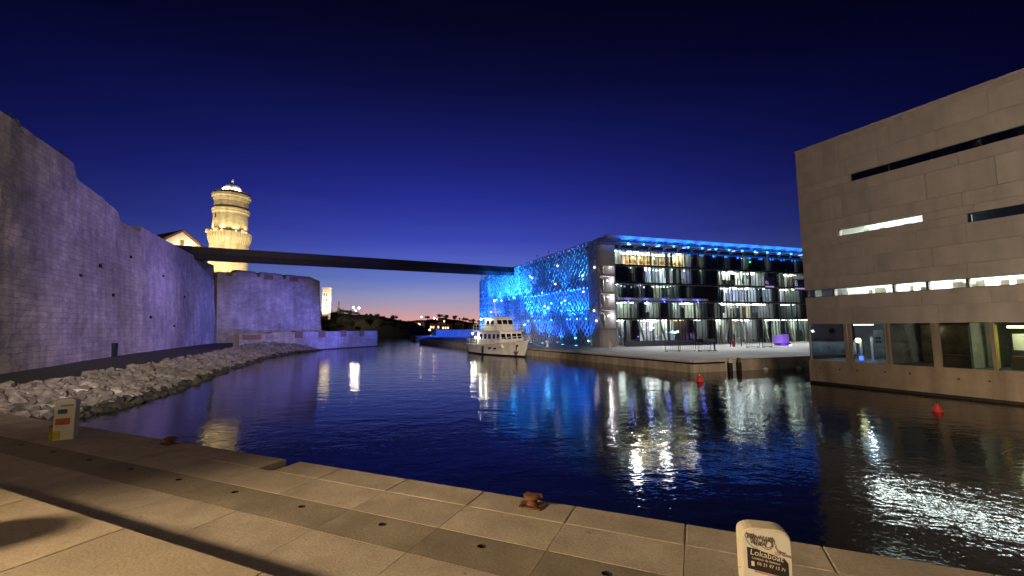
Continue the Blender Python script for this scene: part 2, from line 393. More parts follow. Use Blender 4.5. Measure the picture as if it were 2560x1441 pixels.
# quay wall blocks along the two visible edges, with a dark slot under the coping
def wall_blocks(p0, p1, n, z0, z1, slot):
    p0 = Vector((*p0, 0)); p1 = Vector((*p1, 0)); d = (p1 - p0); ln = d.length; d.normalize(); nrm = Vector((d.y, -d.x, 0))
    if nrm.dot(Vector((0, 0, 0)) - p0) < 0: nrm = -nrm
    M = frame(p0, d, nrm); wdt = ln / n
    me = MB().box(0, wdt - .03, .0, .16, z0, z1 - slot).mesh('wall_block', FARW)
    for k in range(n): inst(me, 'wall_block', espl, M @ Matrix.Translation((k * wdt + .015, 0.004, random.uniform(-.01, .01))))
    MB(M).box(0, ln, .002, .24, z1 - slot * .45, z1 + .012).build('coping', ESPL, espl)
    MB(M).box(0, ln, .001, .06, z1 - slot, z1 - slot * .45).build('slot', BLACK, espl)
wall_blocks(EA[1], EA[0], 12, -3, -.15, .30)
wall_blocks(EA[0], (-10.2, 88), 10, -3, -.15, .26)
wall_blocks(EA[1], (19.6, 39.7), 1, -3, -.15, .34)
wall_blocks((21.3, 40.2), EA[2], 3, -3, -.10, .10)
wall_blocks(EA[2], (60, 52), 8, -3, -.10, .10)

# ---- left bank: asphalt path and rock slope
shore = [(-17.5, 8), (-20.2, 16), (-20.9, 20.6), (-22.85, 28.6), (-28.9, 43), (-36.2, 64), (-38.2, 74), (-37.5, 84)]
wallb = [(-24, 6), (-32.3, 27.06), (-40.67, 44.3), (-50, 66), (-56.3, 81.2)]
pth = MB()
inner = [(-22.3, 5), (-24.8, 15), (-25.8, 21), (-28.2, 29), (-34.3, 43.5), (-41.5, 64), (-44, 73), (-44, 84)]
outer = [(-30, 2), (-34, 18), (-38, 30), (-42, 38), (-48, 55), (-54, 70), (-60, 84), (-60, 92)]
ia = [pth.pt((x, y, .05)) for x, y in inner]; oa = [pth.pt((x, y, .62)) for x, y in outer]
for k in range(len(ia) - 1): pth.face(ia[k], ia[k + 1], oa[k + 1], oa[k])
tag(pth.build('path', ASPH), kind='structure')
# ground under the rocks
sl = MB()
sa = [sl.pt((x + .9, y, WATER - .8)) for x, y in shore]; sb = [sl.pt((x, y, .03)) for x, y in inner]
sc2 = [sl.pt((x - 3, y, -.2)) for x, y in inner]
for k in range(len(sa) - 1): sl.face(sa[k], sa[k + 1], sb[k + 1], sb[k]); sl.face(sb[k], sb[k + 1], sc2[k + 1], sc2[k])
bank = tag(sl.build('rock_bank', ROCK), kind='structure')
def rock_mesh(seed):
    rnd = random.Random(seed); bm = bmesh.new()
    for _ in range(17):
        v = Vector((rnd.gauss(0, 1), rnd.gauss(0, 1), rnd.gauss(0, 1))).normalized(); bm.verts.new((v.x * .62 * rnd.uniform(.8, 1.1), v.y * .5 * rnd.uniform(.8, 1.1), v.z * .36 * rnd.uniform(.8, 1.1)))
    r_ = bmesh.ops.convex_hull(bm, input=bm.verts); bmesh.ops.delete(bm, geom=[x for x in r_['geom_interior'] if isinstance(x, bmesh.types.BMVert)], context='VERTS')
    me = bpy.data.meshes.new('rock'); bm.to_mesh(me); bm.free(); me.materials.append(ROCK); return me
rocks = [rock_mesh(k) for k in range(10)]
def along(pl, t):
    t = max(0, min(len(pl) - 1.0001, t)); k = int(t); f_ = t - k; return Vector((lerp(pl[k][0], pl[k + 1][0], f_), lerp(pl[k][1], pl[k + 1][1], f_)))
rr = random.Random(3); spots = []
for i in range(4800):
    t = rr.random() * (len(shore) - 1); q = rr.random()
    a = along(shore, t); b = along(inner, t); p = a.lerp(b, q * 1.05 - .05)
    z = lerp(-1.3, .05 + .75 * max(0, (t - 4.2) / 2.8), q) + rr.uniform(-.08, .12); sz = rr.choice([.28, .36, .44, .52, .62, .85]) * rr.uniform(.85, 1.15)
    spots.append((p.y, p.x, z, sz, rr.random() * 6.28, rr.uniform(-.6, .6), rr.uniform(-.5, .5), rr.randrange(10)))
wet = [m_.copy() for m_ in rocks]
for m_ in wet: m_.materials.clear(); m_.materials.append(WETR)
big = sorted((k for k, q in enumerate(spots) if q[0] > 13.5), key=lambda k: -spots[k][3] / spots[k][0])[:300]
big = set(big); stuff = MB(); stuffw = MB()
for i, (y, x, z, sz, rz, rx, ry, k) in enumerate(spots):
    M = Matrix.Translation((x, y, z)) @ Matrix.Rotation(rz, 4, 'Z') @ Matrix.Rotation(rx, 4, 'X') @ Matrix.Rotation(ry, 4, 'Y') @ Matrix.Scale(sz, 4)
    isw = z < -1.02
    if i in big: inst(wet[k] if isw else rocks[k], 'rock', bank, M)
    else:
        tgt = stuffw if isw else stuff; base = len(tgt.v)
        for v in rocks[k].vertices: tgt.v.append(M @ v.co)
        for p in rocks[k].polygons: tgt.f.append(tuple(base + j for j in p.vertices))
so = stuff.build('rubble', ROCK, bank); so['kind'] = 'stuff'
so = stuffw.build('wet_rubble', WETR, bank); so['kind'] = 'stuff'

# ---- fort walls
def wall_sheet(base, ztop, batter=.07, z0=-.6, step=.55, thick=2.6, seed=0., amp=.14):
    """battered masonry wall along base points; the face is on the side of the water"""
    mb = MB(); mb.uv = []
    pts = []; s = 0.
    for k in range(len(base) - 1):
        a = Vector((*base[k], 0)); b = Vector((*base[k + 1], 0)); ln = (b - a).length; n = max(1, int(ln / step))
        for j in range(n + (1 if k == len(base) - 2 else 0)): pts.append((a.lerp(b, j / n), s + ln * j / n))
        s += ln
    nrm = []
    for k in range(len(pts)):
        d = (pts[min(k + 1, len(pts) - 1)][0] - pts[max(k - 1, 0)][0]).normalized(); nrm.append(Vector((d.y, -d.x, 0)))
    nz = 30; cols_ = []
    for (p, s_), n_ in zip(pts, nrm):
        zt = ztop(s_); col_ = []
        for j in range(nz + 1):
            z = lerp(z0, zt, j / nz)
            dsp = noise.noise(Vector((s_ * .22 + seed, z * .3, seed))) * amp + noise.noise(Vector((s_ * .9, z * 1.1 + seed, 4))) * amp * .45
            q = p - n_ * (batter * (z - z0)) + n_ * dsp
            i = mb.pt((q.x, q.y, z)); mb.uv.append((s_, z)); col_.append(i)
        tq = p - n_ * (batter * (zt - z0) + thick); i = mb.pt((tq.x, tq.y, zt)); mb.uv.append((s_, zt + thick)); col_.append(i)
        bq = p - n_ * (batter * (zt - z0) + thick); i = mb.pt((bq.x, bq.y, z0)); mb.uv.append((s_, zt + 2 * thick)); col_.append(i)
        cols_.append(col_)
    for A, B in zip(cols_[:-1], cols_[1:]):
        for j in range(len(A) - 1): mb.face(A[j], B[j], B[j + 1], A[j + 1])
    for C in (cols_[0], cols_[-1]): mb.f.append(tuple(C))
    return mb
def seglen(pl): return sum((Vector(a) - Vector(b)).length for a, b in zip(pl[:-1], pl[1:]))
fort = thing('fort_wall', 'tall battered old stone fort wall rising over the rocks on the left', 'wall', (-40, 45, .4))
L1 = seglen(wallb[:2]) + 10.3
def zt1(s):
    z = 17.45 if s < L1 else (16.35 if s < L1 + .8 else lerp(16.35, 15.3, min(1, (s - L1) / 14.)))
    if 42.5 < s < 47.5: z -= .8
    return z + noise.noise(Vector((s * .5, 1, 2))) * .10
wall_sheet(wallb, zt1, seed=2., thick=2.2).build('wall_face', FORT, fort, fix=False)
# small weep holes and a low doorway in the wall face
def fort_pt(t, z, out=.0):
    L_ = t; k = 0
    for k in range(len(wallb) - 1):
        a = Vector((*wallb[k], 0)); b = Vector((*wallb[k + 1], 0)); ln = (b - a).length
        if L_ <= ln: break
        L_ -= ln
    d = (b - a).normalized(); n_ = Vector((d.y, -d.x, 0)); p = a + d * L_ - n_ * (.07 * (z + .6) - out); p.z = z; return p, d, n_
for t, z, r_ in ((37.5, 9.2, .22), (40.5, 6.6, .18), (45, 11.2, .18), (50.5, 4.6, .2), (55, 10.2, .15), (33.5, 7.8, .15), (64, 8, .2), (59.0, 3.6, .18)):
    p, d, n_ = fort_pt(t, z, .1); mb = MB(); mb.tube(p - n_ * .5, p + n_ * .04, r_, r_ * .9, 9); mb.build('weep_hole', BLACK, fort)
p, d, n_ = fort_pt(40.5, 1.0, .12); dm = MB(frame(p, d, n_)); dm.box(-.45, .45, -.6, .07, -.6, .75); dm.build('low_door', BLACK, fort)
# bastion
bast = thing('bastion', 'pale stone bastion with notched parapet lit blue at the fort corner', 'bastion', (-50, 90, 1))
bb = [(-56.3, 81.2), (-44.0, 98.8), (-62, 132)]
def ztb(s):
    L_ = 21.5
    if s < L_:
        z = 15.0
        if s < 3.2: z = 14.3
        if 7.2 < s < 8.0 or 12.4 < s < 13.2: z -= 1.1
        if s > 18.6: z -= (s - 18.6) * .35
        return z + noise.noise(Vector((s, 3, 1))) * .1
    return 14.0
wall_sheet(bb, ztb, batter=.085, seed=9., step=.38, thick=2.4).build('wall_face', FORT, bast, fix=False)
dv = Vector((12.3, 17.6, 0)).normalized(); nv = Vector((dv.y, -dv.x, 0))
BF = frame((-56.3, 81.2, 0), dv, nv)
for s_, w_, h_ in ((8.6, 1.8, .9), (14.0, 1.9, 1.0), (1.5, 1.1, .8)):
    mb = MB(BF); mb.box(s_, s_ + w_, -1.75, -1.10, 13.55, 13.55 + h_); mb.build('embrasure_lining', BROWN, bast)
# fort terrace behind the walls
tr = MB(); tr.prism([(-27.5, 6), (-36, 28), (-44, 45), (-59.5, 82), (-48.5, 98), (-64, 130), (-140, 130), (-140, 0)], 13.0, 13.9)
tag(tr.build('fort_terrace', mat('terrace_ground', (.12, .1, .08), .95)), kind='structure')
# low wall on the water
low = thing('sea_wall', 'low stone sea wall with brown embrasures below the bastion', 'wall', (-39, 86, WATER))
lw = [(-46, 72), (-32, 101.5), (-36.5, 106)]
wall_sheet(lw, lambda s: 2.45 + noise.noise(Vector((s, 0, 7))) * .05 - (.0 if s > 6 else .25), batter=.05, z0=-2.2, step=.5, thick=1.6, seed=5, amp=.07).build('wall_face', FORT, low, fix=False)
dl = Vector((14, 29.5, 0)).normalized(); nl = Vector((dl.y, -dl.x, 0)); LF = frame((-46, 72, 0), dl, nl)
for s_, w_ in ((.6, 3.2), (10.6, 1.7), (16.0, 1.6), (21.6, 1.5), (27.0, 1.3)):
    mb = MB(LF); mb.box(s_, s_ + w_, -1.4, -.1, 1.25, 2.62 if s_ > 1 else 2.1); mb.build('embrasure', BROWN, low)
ft = MB(LF); ft.box(2, 33.2, -.2, .75, -2.4, WATER + .14); ft.build('footing', mat('wet_stone', (.05, .045, .04), .5, .3), low)

# ---- far headland
def hill(name, pts, m):
    mb = MB(); prev = None
    for k in range(len(pts) - 1):
        (x0, y0, z0), (x1, y1, z1) = pts[k], pts[k + 1]; n = 8
        for j in range(n + (1 if k == len(pts) - 2 else 0)):
            t = j / n; x, y, z = lerp(x0, x1, t), lerp(y0, y1, t), lerp(z0, z1, t)
            z = z + noise.noise(Vector((x * .09, y * .05, 0))) * min(1.2, z * .12)
            c = [mb.pt((x + 2, y - 14, -2.5)), mb.pt((x + 1, y - 10, lerp(-1.2, z, .35))), mb.pt((x, y - 5, z * .75)), mb.pt((x, y + 2, z)), mb.pt((x, y + 30, z * .95)), mb.pt((x, y + 60, -2.5))]
            if prev:
                for q in range(5): mb.face(prev[q], c[q], c[q + 1], prev[q + 1])
            prev = c
    return tag(mb.build(name, m), kind='structure')
HILLM = mat('scrub_hill', (.022, .024, .014), .95, .4, .3, .1, 2)
hill('headland', [(-190, 262, 14), (-125, 258, 13.2), (-108, 255, 13), (-92, 252, 11.8), (-76, 248, 9.4), (-64, 244, 7.2), (-57, 240, 4.6), (-54, 238, .6)], HILLM)
hill('far_shore', [(-130, 410, 9), (-96, 405, 9.5), (-80, 400, 11), (-64, 396, 12), (-48, 400, 9.4), (-32, 404, 6.5), (-20, 410, 4), (60, 420, 3)], HILLM)

# ================================================================== OBJECTS
# ---- round tower of the fort
def ztw(y): return 3 + (824 - y) * .0991
TW = Vector((-70.9, 105, 13.5))
STONE_Y = mat('tower_stone', (.50, .43, .29), .9, .22, .6, .03, 6, brick=(.9, .36, .02), coord='UV', streak=.2)
tower = thing('round_tower', 'floodlit round stone lighthouse tower with corbelled gallery and domed top behind footbridge', 'tower', TW)
def lathe_uv(prof, name, m, n=48, parent=None, smooth=True):
    mb = MB(); mb.uv = []; rings = []
    for r_, z in prof:
        ring = []
        for k in range(n + 1):
            a = 2 * math.pi * k / n; r2 = r_ * .86; ring.append(mb.pt((TW.x + r2 * math.cos(a), TW.y + r2 * math.sin(a), z))); mb.uv.append((a * 4.5, z))
        rings.append(ring)
    for A, B in zip(rings[:-1], rings[1:]):
        for k in range(n): mb.face(A[k], A[k + 1], B[k + 1], B[k])
    o = mb.build(name, m, parent, fix=True)
    return o
lathe_uv([(4.95, 13.4), (4.85, ztw(612))], 'base_shaft', STONE_Y, parent=tower)
lathe_uv([(4.5, ztw(582)), (4.35, ztw(534))], 'middle_shaft', STONE_Y, parent=tower)
lathe_uv([(4.36, ztw(534)), (4.62, ztw(530)), (4.62, ztw(526)), (4.75, ztw(525)), (4.75, ztw(521)), (4.3, ztw(519))], 'string_course', STONE_Y, parent=tower)
lathe_uv([(4.28, ztw(519)), (4.22, ztw(500))], 'upper_shaft', STONE_Y, parent=tower)
lathe_uv([(4.22, ztw(502)), (4.5, ztw(497)), (4.62, ztw(493)), (4.95, ztw(490)), (4.98, ztw(484)), (4.7, ztw(481)), (4.6, ztw(478)), (2.0, ztw(477.5))], 'cornice', STONE_Y, parent=tower)
lathe_uv([(4.85, ztw(612)), (5.0, ztw(604)), (5.28, ztw(596)), (5.28, ztw(582)), (5.0, ztw(582)), (5.0, ztw(586)), (4.4, ztw(586))], 'gallery', STONE_Y, parent=tower)
cm = None
for k in range(44):
    a = 2 * math.pi * k / 44; M = Matrix.Translation((TW.x, TW.y, 0)) @ Matrix.Rotation(a, 4, 'Z') @ Matrix.Diagonal((.86, .86, 1, 1))
    if cm is None: cm = MB().extr([(4.9, -.17, ztw(610)), (5.3, -.17, ztw(600)), (5.45, -.17, ztw(594)), (5.45, -.17, ztw(581.5)), (5.2, -.17, ztw(581.5)), (5.2, -.17, ztw(598)), (4.8, -.17, ztw(606))], (0, .34, 0)).mesh('corbel', STONE_Y)
    inst(cm, 'corbel', tower, M)
DOME = mat('dome_plaster', (.72, .70, .62), .7, .08, 1)
lathe_uv([(2.75, ztw(478)), (2.72, ztw(472)), (2.5, ztw(465)), (1.9, ztw(459)), (1.0, ztw(456)), (.05, ztw(455))], 'dome', DOME, parent=tower)
fin = MB(); c = (TW.x, TW.y, 0)
fin.lathe([(.10, ztw(456)), (.10, ztw(450)), (.32, ztw(448)), (.36, ztw(445)), (.2, ztw(441)), (.03, ztw(438))], 12, c); fin.build('finial', DOME, tower, True)
for a in (R(215), R(-20), R(-95)):
    tb = MB(); p = Vector((TW.x + 4.5 * math.cos(a), TW.y + 4.5 * math.sin(a), 0)); tb.lathe([(.55, ztw(584)), (.55, ztw(577)), (.4, ztw(574)), (.05, ztw(572))], 14, p); tb.build('turret', STONE_Y, tower, True)
for a, z, h_ in ((R(-112), ztw(548), 1.1), (R(-112), ztw(578), 1.4)):
    sl_ = MB(Matrix.Translation((TW.x, TW.y, 0)) @ Matrix.Rotation(a, 4, 'Z')); sl_.box(3.4, 3.86, -.13, .13, z, z + h_); sl_.build('arrow_slit', BLACK, tower)
GOLD = (1, .80, .46)
def flood(p, aim, col, power, size, label, group=None, parent=None, name='floodlight', rad=.15, bulb=None):
    p = Vector(p); aim = Vector(aim); d = (aim - p).normalized()
    t = thing(name, label, 'light', p, group) if parent is None else parent
    h = MB(); h.tube(p - d * .28, p, .12, .2, 12, True); ho = h.build('lamp_head', DARKM, t)
    b_ = MB(); b_.tube(p + d * .002, p + d * .02, .17, .17, 12); b_.build('lens', bulb or BULB_W, ho if parent is not None else t)
    if parent is None:
        g_ = MB(); g_.bar(p - d * .14, p - d * .14 - Vector((0, 0, .5)), .06); g_.build('bracket', DARKM, t)
    lamp('SPOT', p + d * .06, col, power, t, aim, size, .7, rad); return t
for k, a in enumerate((-150, -110, -65, -25)):
    a = R(a); p = (TW.x + 19 * math.cos(a), TW.y + 19 * math.sin(a), 14.6)
    flood(p, (TW.x, TW.y, 27), GOLD, 20000, 75, ('leftmost', 'second', 'third', 'rightmost')[k] + ' floodlight of four on the fort terrace before the round tower', 'floodlights round the tower')
for k, a in enumerate((-160, -120, -80, -40, -5)):
    a = R(a); lp = Vector((TW.x + 4.35 * math.cos(a), TW.y + 4.35 * math.sin(a), ztw(581)))
    b_ = MB(); b_.ball(lp, .14, 6); b_.build('gallery_lamp', BULB_S, tower); lamp('SPOT', lp + Vector((.3 * math.cos(a), .3 * math.sin(a), .2)), GOLD, 420, tower, lp + Vector((-.25 * math.cos(a), -.25 * math.sin(a), 4)), 130, .6)
for k, a in enumerate((-150, -90, -30)):
    a = R(a); lp = Vector((TW.x + 3.4 * math.cos(a), TW.y + 3.4 * math.sin(a), ztw(476)))
    b_ = MB(); b_.ball(lp, .16, 6); b_.build('dome_lamp', BULB_W, tower); lamp('SPOT', lp + Vector((.1, 0, .2)), (1, .9, .62), 420, tower, (TW.x, TW.y, ztw(455)), 120, .6)

# ---- lit gable house in the fort
hs = thing('gabled_house', 'small house with brightly lit white gable above the fort wall', 'house', (-66, 84, 13.9))
gd = Vector((.80, .60, 0)); gb = Vector((-.9, .43, 0)).normalized(); HF = frame((-67.0, 83, 0), gd, gb)
W_ = mat('gable_plaster', (.75, .70, .58), .85, .1, 1)
mb = MB(HF); mb.extr([(-2.4, 0, 13.9), (5.2, 0, 13.9), (5.2, 0, 19.0), (1.2, 0, 22.6), (-2.4, 0, 20.0)], (0, 9, 0)); mb.build('wall', W_, hs)
mb = MB(HF); mb.extr([(-2.9, -.3, 19.9), (1.2, -.3, 22.8), (1.2, -.3, 23.05), (-3.0, -.3, 20.2)], (0, 9.6, 0)); mb.extr([(1.2, -.3, 22.8), (5.7, -.3, 18.7), (5.85, -.3, 18.95), (1.2, -.3, 23.05)], (0, 9.6, 0)); mb.build('roof', mat('roof_tile', (.22, .09, .05), .9, .25, 4), hs)
mb = MB(HF); mb.box(.9, 1.5, -.03, .2, 19.4, 20.9); mb.build('gable_slit', BROWN, hs)
hp = HF @ Vector((1.2, -2.2, 17.2)); flood(hp, HF @ Vector((1.4, 0, 20.5)), (1, .85, .55), 2600, 120, '', parent=hs)

# ---- slim lit tower on the headland
st_ = thing('square_tower', 'narrow floodlit white square tower on the skyline right of the bastion', 'tower', (-104, 236, 10))
TX, TY = -103.4, 236.0
mb = MB(); mb.box(TX - 1.7, TX + 1.7, TY - 1.7, TY + 1.7, 8, 25.2); mb.build('shaft', W_, st_)
mb = MB(); mb.box(TX - 2.0, TX + 2.0, TY - 2.0, TY + 2.0, 25.2, 26.0); mb.box(TX - 1.85, TX + 1.85, TY - 1.85, TY + 1.85, 23, 23.3); mb.build('parapet', W_, st_)
for z in (14.5, 18, 21):
    for dx in (-.7, .7): mb = MB(); mb.box(TX + dx - .3, TX + dx + .3, TY - 1.74, TY - 1.5, z, z + 1.6); mb.build('window', BLACK, st_)
flood((TX + 2, TY - 9, 14.5), (TX, TY, 18), (1, .86, .6), 15000, 110, '', parent=st_)
flood((TX + 9, TY + 1, 14.5), (TX, TY, 19), (1, .86, .6), 12000, 110, '', parent=st_)

# ---- footbridge
br = thing('footbridge', 'long dark slender footbridge from the fort to the museum roof', 'bridge', (-54, 70, 14))
p0 = Vector((-56, 69, 0)); p1 = Vector((2.5, 99.0, 0)); d = (p1 - p0); bl = d.length; d.normalize(); n_ = Vector((d.y, -d.x, 0))
BM = mat('bridge_concrete', (.030, .028, .030), .6, .2, .8)
def bridge_z(s): return lerp(16.75, 16.62, s / bl)
def bridge_th(s): return lerp(2.0, 1.75, s / bl)
mb = MB(frame(p0, d, n_)); prev = None
for k in range(25):
    s = bl * k / 24; zt, th = bridge_z(s), bridge_th(s)
    c = [mb.pt((s, 1.0, zt - th)), mb.pt((s, 1.35, zt - 1.15)), mb.pt((s, 1.0, zt - 1.1)), mb.pt((s, -1.0, zt - 1.1)), mb.pt((s, -1.35, zt - 1.15)), mb.pt((s, -1.0, zt - th))]
    if prev:
        for q in range(6): mb.face(prev[q], prev[(q + 1) % 6], c[(q + 1) % 6], c[q])
    prev = c
mb.build('deck', BM, br)
for y_ in (1.22, -1.22):
    mb = MB(frame(p0, d, n_))
    i = None
    for k in range(25):
        s = bl * k / 24; zt = bridge_z(s); c = [mb.pt((s, y_ - .05, zt - 1.1)), mb.pt((s, y_ + .05, zt - 1.1)), mb.pt((s, y_ + .05, zt)), mb.pt((s, y_ - .05, zt))]
        if i:
            for q in range(4): mb.face(i[q], i[(q + 1) % 4], c[(q + 1) % 4], c[q])
        i = c
    mb.build('parapet', BM, br)
    mb = MB(frame(p0, d, n_)); mb.bar((0, y_, bridge_z(0) + .05), (bl, y_, bridge_z(bl) + .05), .09, .06); mb.build('handrail', DARKM, br)
MUA = Vector((13.47, 65.85, 0)); MU_U = Vector((.9467, .3221, 0)); MU_V = Vector((-.3909, .9205, 0))
MF = frame(MUA, MU_U, MU_V)
def mp(a, b, z): return MF @ Vector((a, b, z))

# ---- museum
mus = thing('museum', 'cube museum with blue lit lattice side and brightly lit glass front', 'building', (*mp(0, 0, 0).xy, -.15))
FL = [-.15, 4.3, 7.2, 10.1, 12.95, 15.6]
BAY = 1.4; A0 = 3.2; NB = 34; A1 = A0 + BAY * NB
# floors, back of rooms, ends, roof
for k, z in enumerate(FL):
    th = .34 if k else .1
    mb = MB(MF); mb.box(A0 - .1, A1, .42, 9.0, z - th, z + .02); mb.build('floor_slab', ROOM if 0 < k else ESPL, mus)
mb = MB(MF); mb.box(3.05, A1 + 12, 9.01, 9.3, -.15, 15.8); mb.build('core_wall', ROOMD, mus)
mb = MB(MF); mb.box(2.25, 2.6, 3.4, 57.6, -.15, 15.9); mb.build('side_wall', mat('side_wall_concrete', (.22, .23, .26), .8, .3, .4), mus)
mb = MB(MF); mb.box(.5, A1 + 12, .6, 57.8, 15.92, 16.2); mb.build('roof', MUSEUM_DARK, mus)
mb = MB(MF); mb.box(2.61, A1 + 12, 57.3, 57.7, -.15, 15.9); mb.box(A1 + 11.6, A1 + 12, 9.4, 57.2, -.15, 15.9); mb.box(A1 + .02, A1 + 12, .5, 9, -.15, 15.9); mb.build('rear_wall', MUSEUM_DARK, mus)
# storey maps, ground floor first: D dark, W white room, C curtains, Y warm restaurant, G greenish, O orange
MAP = ["WWDWWWWWOODWWDWWGWWWWDGGGGGGGGGGDD",
       "ggGDGGDGgGGGgDgWWWWWWWWWDggggDDDDD",
       "gDDgDggggDgDDDDCCCCCCCCCDGGGGDDDDD",
       "DDgDCCCCgCCDgDDWWWWWWWWDDgGGGGDDDD",
       "WYYYYYYYYYWDYDDDgDDgDDDgDDDDgDDDDD"]
LC = {'W': (.95, 1., .92), 'C': (.82, .92, 1.), 'Y': (1., .83, .45), 'G': (.88, 1., .80), 'g': (.8, .95, .8), 'O': (1., .6, .32)}
LS = {'W': 25, 'C': 28, 'Y': 21.0, 'G': 20, 'g': 9.0, 'O': 11}
rnd = random.Random(11)
PURP = mat('banner_purple', (.30, .22, .55), .8)
CURT = [cloth('curtain_white', (.72, .75, .78)), cloth('curtain_lilac', (.45, .40, .62)), cloth('curtain_grey', (.42, .48, .50))]
WALLS = [ROOM, mat('room_green', (.42, .50, .42), .85), mat('room_blue', (.30, .36, .46), .85), mat('room_sand', (.55, .47, .34), .85), mat('room_lilac', (.48, .44, .58), .85), ROOM]
CHAIR = mat('chair_orange', (.62, .30, .06), .6)
pane_me = {}
for f in range(5):
    z0, z1 = FL[f] + .03, FL[f + 1] - .345
    row = MAP[f]; i = 0
    while i < NB:
        j = i
        while j + 1 < NB and row[j + 1] == row[i]: j += 1
        ch = row[i]; a, b = A0 + i * BAY, A0 + (j + 1) * BAY
        # partitions at both ends of the run
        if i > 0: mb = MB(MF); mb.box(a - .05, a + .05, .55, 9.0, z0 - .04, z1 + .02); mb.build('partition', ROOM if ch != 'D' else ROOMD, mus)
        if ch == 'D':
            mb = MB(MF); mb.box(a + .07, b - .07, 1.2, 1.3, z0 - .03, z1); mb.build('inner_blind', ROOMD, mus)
        else:
            depth = rnd.uniform(4.2, 5.5)
            for q in range(i, j + 1):
                x = A0 + q * BAY; dq = depth - (1.4 if rnd.random() < .3 else 0)
                mb = MB(MF); mb.box(max(x, a + .06), min(x + BAY - .002, b - .06), dq, dq + .1, z0 - .03, z1); mb.build('room_wall', rnd.choice(WALLS), mus)
                if rnd.random() < .45: mb = MB(MF); w2 = rnd.uniform(.2, .7); x3 = x + rnd.uniform(.05, .6); mb.box(x3, x3 + w2, .8, .86, z0 - .03, z1 - rnd.choice([.03, .03, .9])); mb.build('screen', rnd.choice([ROOMD, MUSEUM_DARK, WALLS[2], CURT[2]]), mus)
            # ceiling lamps
            for q in range(i, j + 1):
                x = A0 + (q + .5) * BAY
                mb = MB(MF); y_ = rnd.uniform(.9, 1.8); l_ = rnd.uniform(.2, .5)
                if rnd.random() < .75: mb.box(x - l_, x + l_, y_, y_ + .25, z1 - .09, z1 - .02)
                mb.box(x - .5, x + .5, 2.6, 2.95, z1 - .09, z1 - .02)
                lv = rnd.choice([.35, .8, 1.2, 1.9, 2.6]) if f < 4 else rnd.choice([1.2, 1.9])
                mb.build('ceiling_lamp', emit('tube_%s_%.1f' % (ch, lv), LC[ch], LS[ch] * lv), mus)
            if ch in 'WG' and f in (0, 1, 3):
                for q in range(i, j + 1):
                    x = A0 + q * BAY
                    if rnd.random() < .6: mb = MB(MF); w2 = rnd.uniform(.25, .8); mb.box(x + .2, x + .2 + w2, 2., rnd.uniform(2.2, 3.), z0, z0 + rnd.uniform(.7, 2.2)); mb.build('display_case', rnd.choice([ROOMD, MUSEUM_DARK, RUST, PALEC]), mus)
                    if rnd.random() < .35 and f == 0: mb = MB(MF); mb.bar((x + .3, .9, z0), (x + rnd.choice([-.5, 1.1]), 1.6, z1), .34, .34); mb.build('slanted_column', PALEC, mus)
            if ch == 'Y':
                for q in range(i, j + 1):
                    for _ in range(2):
                        x = A0 + q * BAY + rnd.uniform(.1, .9); y = rnd.uniform(.8, 1.6)
                        mb = MB(MF); mb.box(x, x + .42, y, y + .42, z0 + .40, z0 + .46); mb.box(x, x + .42, y + .4, y + .45, z0 + .46, z0 + .95)
                        for lx in (0, .38):
                            for ly in (0, .38): mb.box(x + lx, x + lx + .04, y + ly, y + ly + .04, z0, z0 + .4)
                        mb.build('restaurant_chair', CHAIR, mus)
                    if rnd.random() < .4: mb = MB(MF); mb.ball((A0 + q * BAY + .6, 2.0, z0 + 1.5), .17, 6); mb.build('pendant_lamp', emit('pendant', (1, .95, .8), 8), mus)
            if ch in 'CWg' and f in (1, 2, 3):
                for q in range(i, j + 1):
                    for half in (0, 1):
                        if rnd.random() < (.75 if ch == 'C' else .35):
                            x = A0 + q * BAY + .06 + half * .66; mb = MB(MF); w2 = rnd.uniform(.35, .62); n = 9; zt = z1 - .05; zb = z0 + rnd.choice([0, 0, .2, .9])
                            T = [mb.pt((x + w2 * k / n, .72 + .05 * math.sin(k * 2.4 + q), zt)) for k in range(n + 1)]; B = [mb.pt((x + w2 * k / n, .72 + .07 * math.sin(k * 2.4 + q), zb)) for k in range(n + 1)]
                            for k in range(n): mb.face(B[k], B[k + 1], T[k + 1], T[k])
                            mb.build('curtain', rnd.choice(CURT if ch == 'C' else CURT[::2]), mus)
        i = j + 1
    # panes, one per bay
    for q in range(NB):
        dark = row[q] == 'D'; key = (f, dark)
        if key not in pane_me: pane_me[key] = MB().box(.045, BAY - .045, .24, .262, z0 + .02, z1 - .02).mesh('pane', PANED if dark else PANE)
        inst(pane_me[key], 'pane', mus, MF @ Matrix.Translation((A0 + q * BAY, 0, 0)))
mul_me = MB().box(-.03, .03, .20, .32, -.12, 15.7).mesh('mullion', MUSEUM_DARK)
assert all(len(r_) == NB for r_ in MAP)
half_me = MB().box(-.016, .016, .205, .31, -.1, 15.5).mesh('mullion', MUSEUM_DARK)
for q in range(NB): inst(half_me, 'mullion', mus, MF @ Matrix.Translation((A0 + (q + .5) * BAY, 0, 0)))
for q in range(NB + 1): inst(mul_me, 'mullion', mus, MF @ Matrix.Translation((A0 + q * BAY, 0, 0)))
for k, z in enumerate(FL[1:]):
    mb = MB(MF); mb.box(A0, A1, .16, .415, z - .22, z + .0); mb.build('spandrel', MUSEUM_DARK, mus)
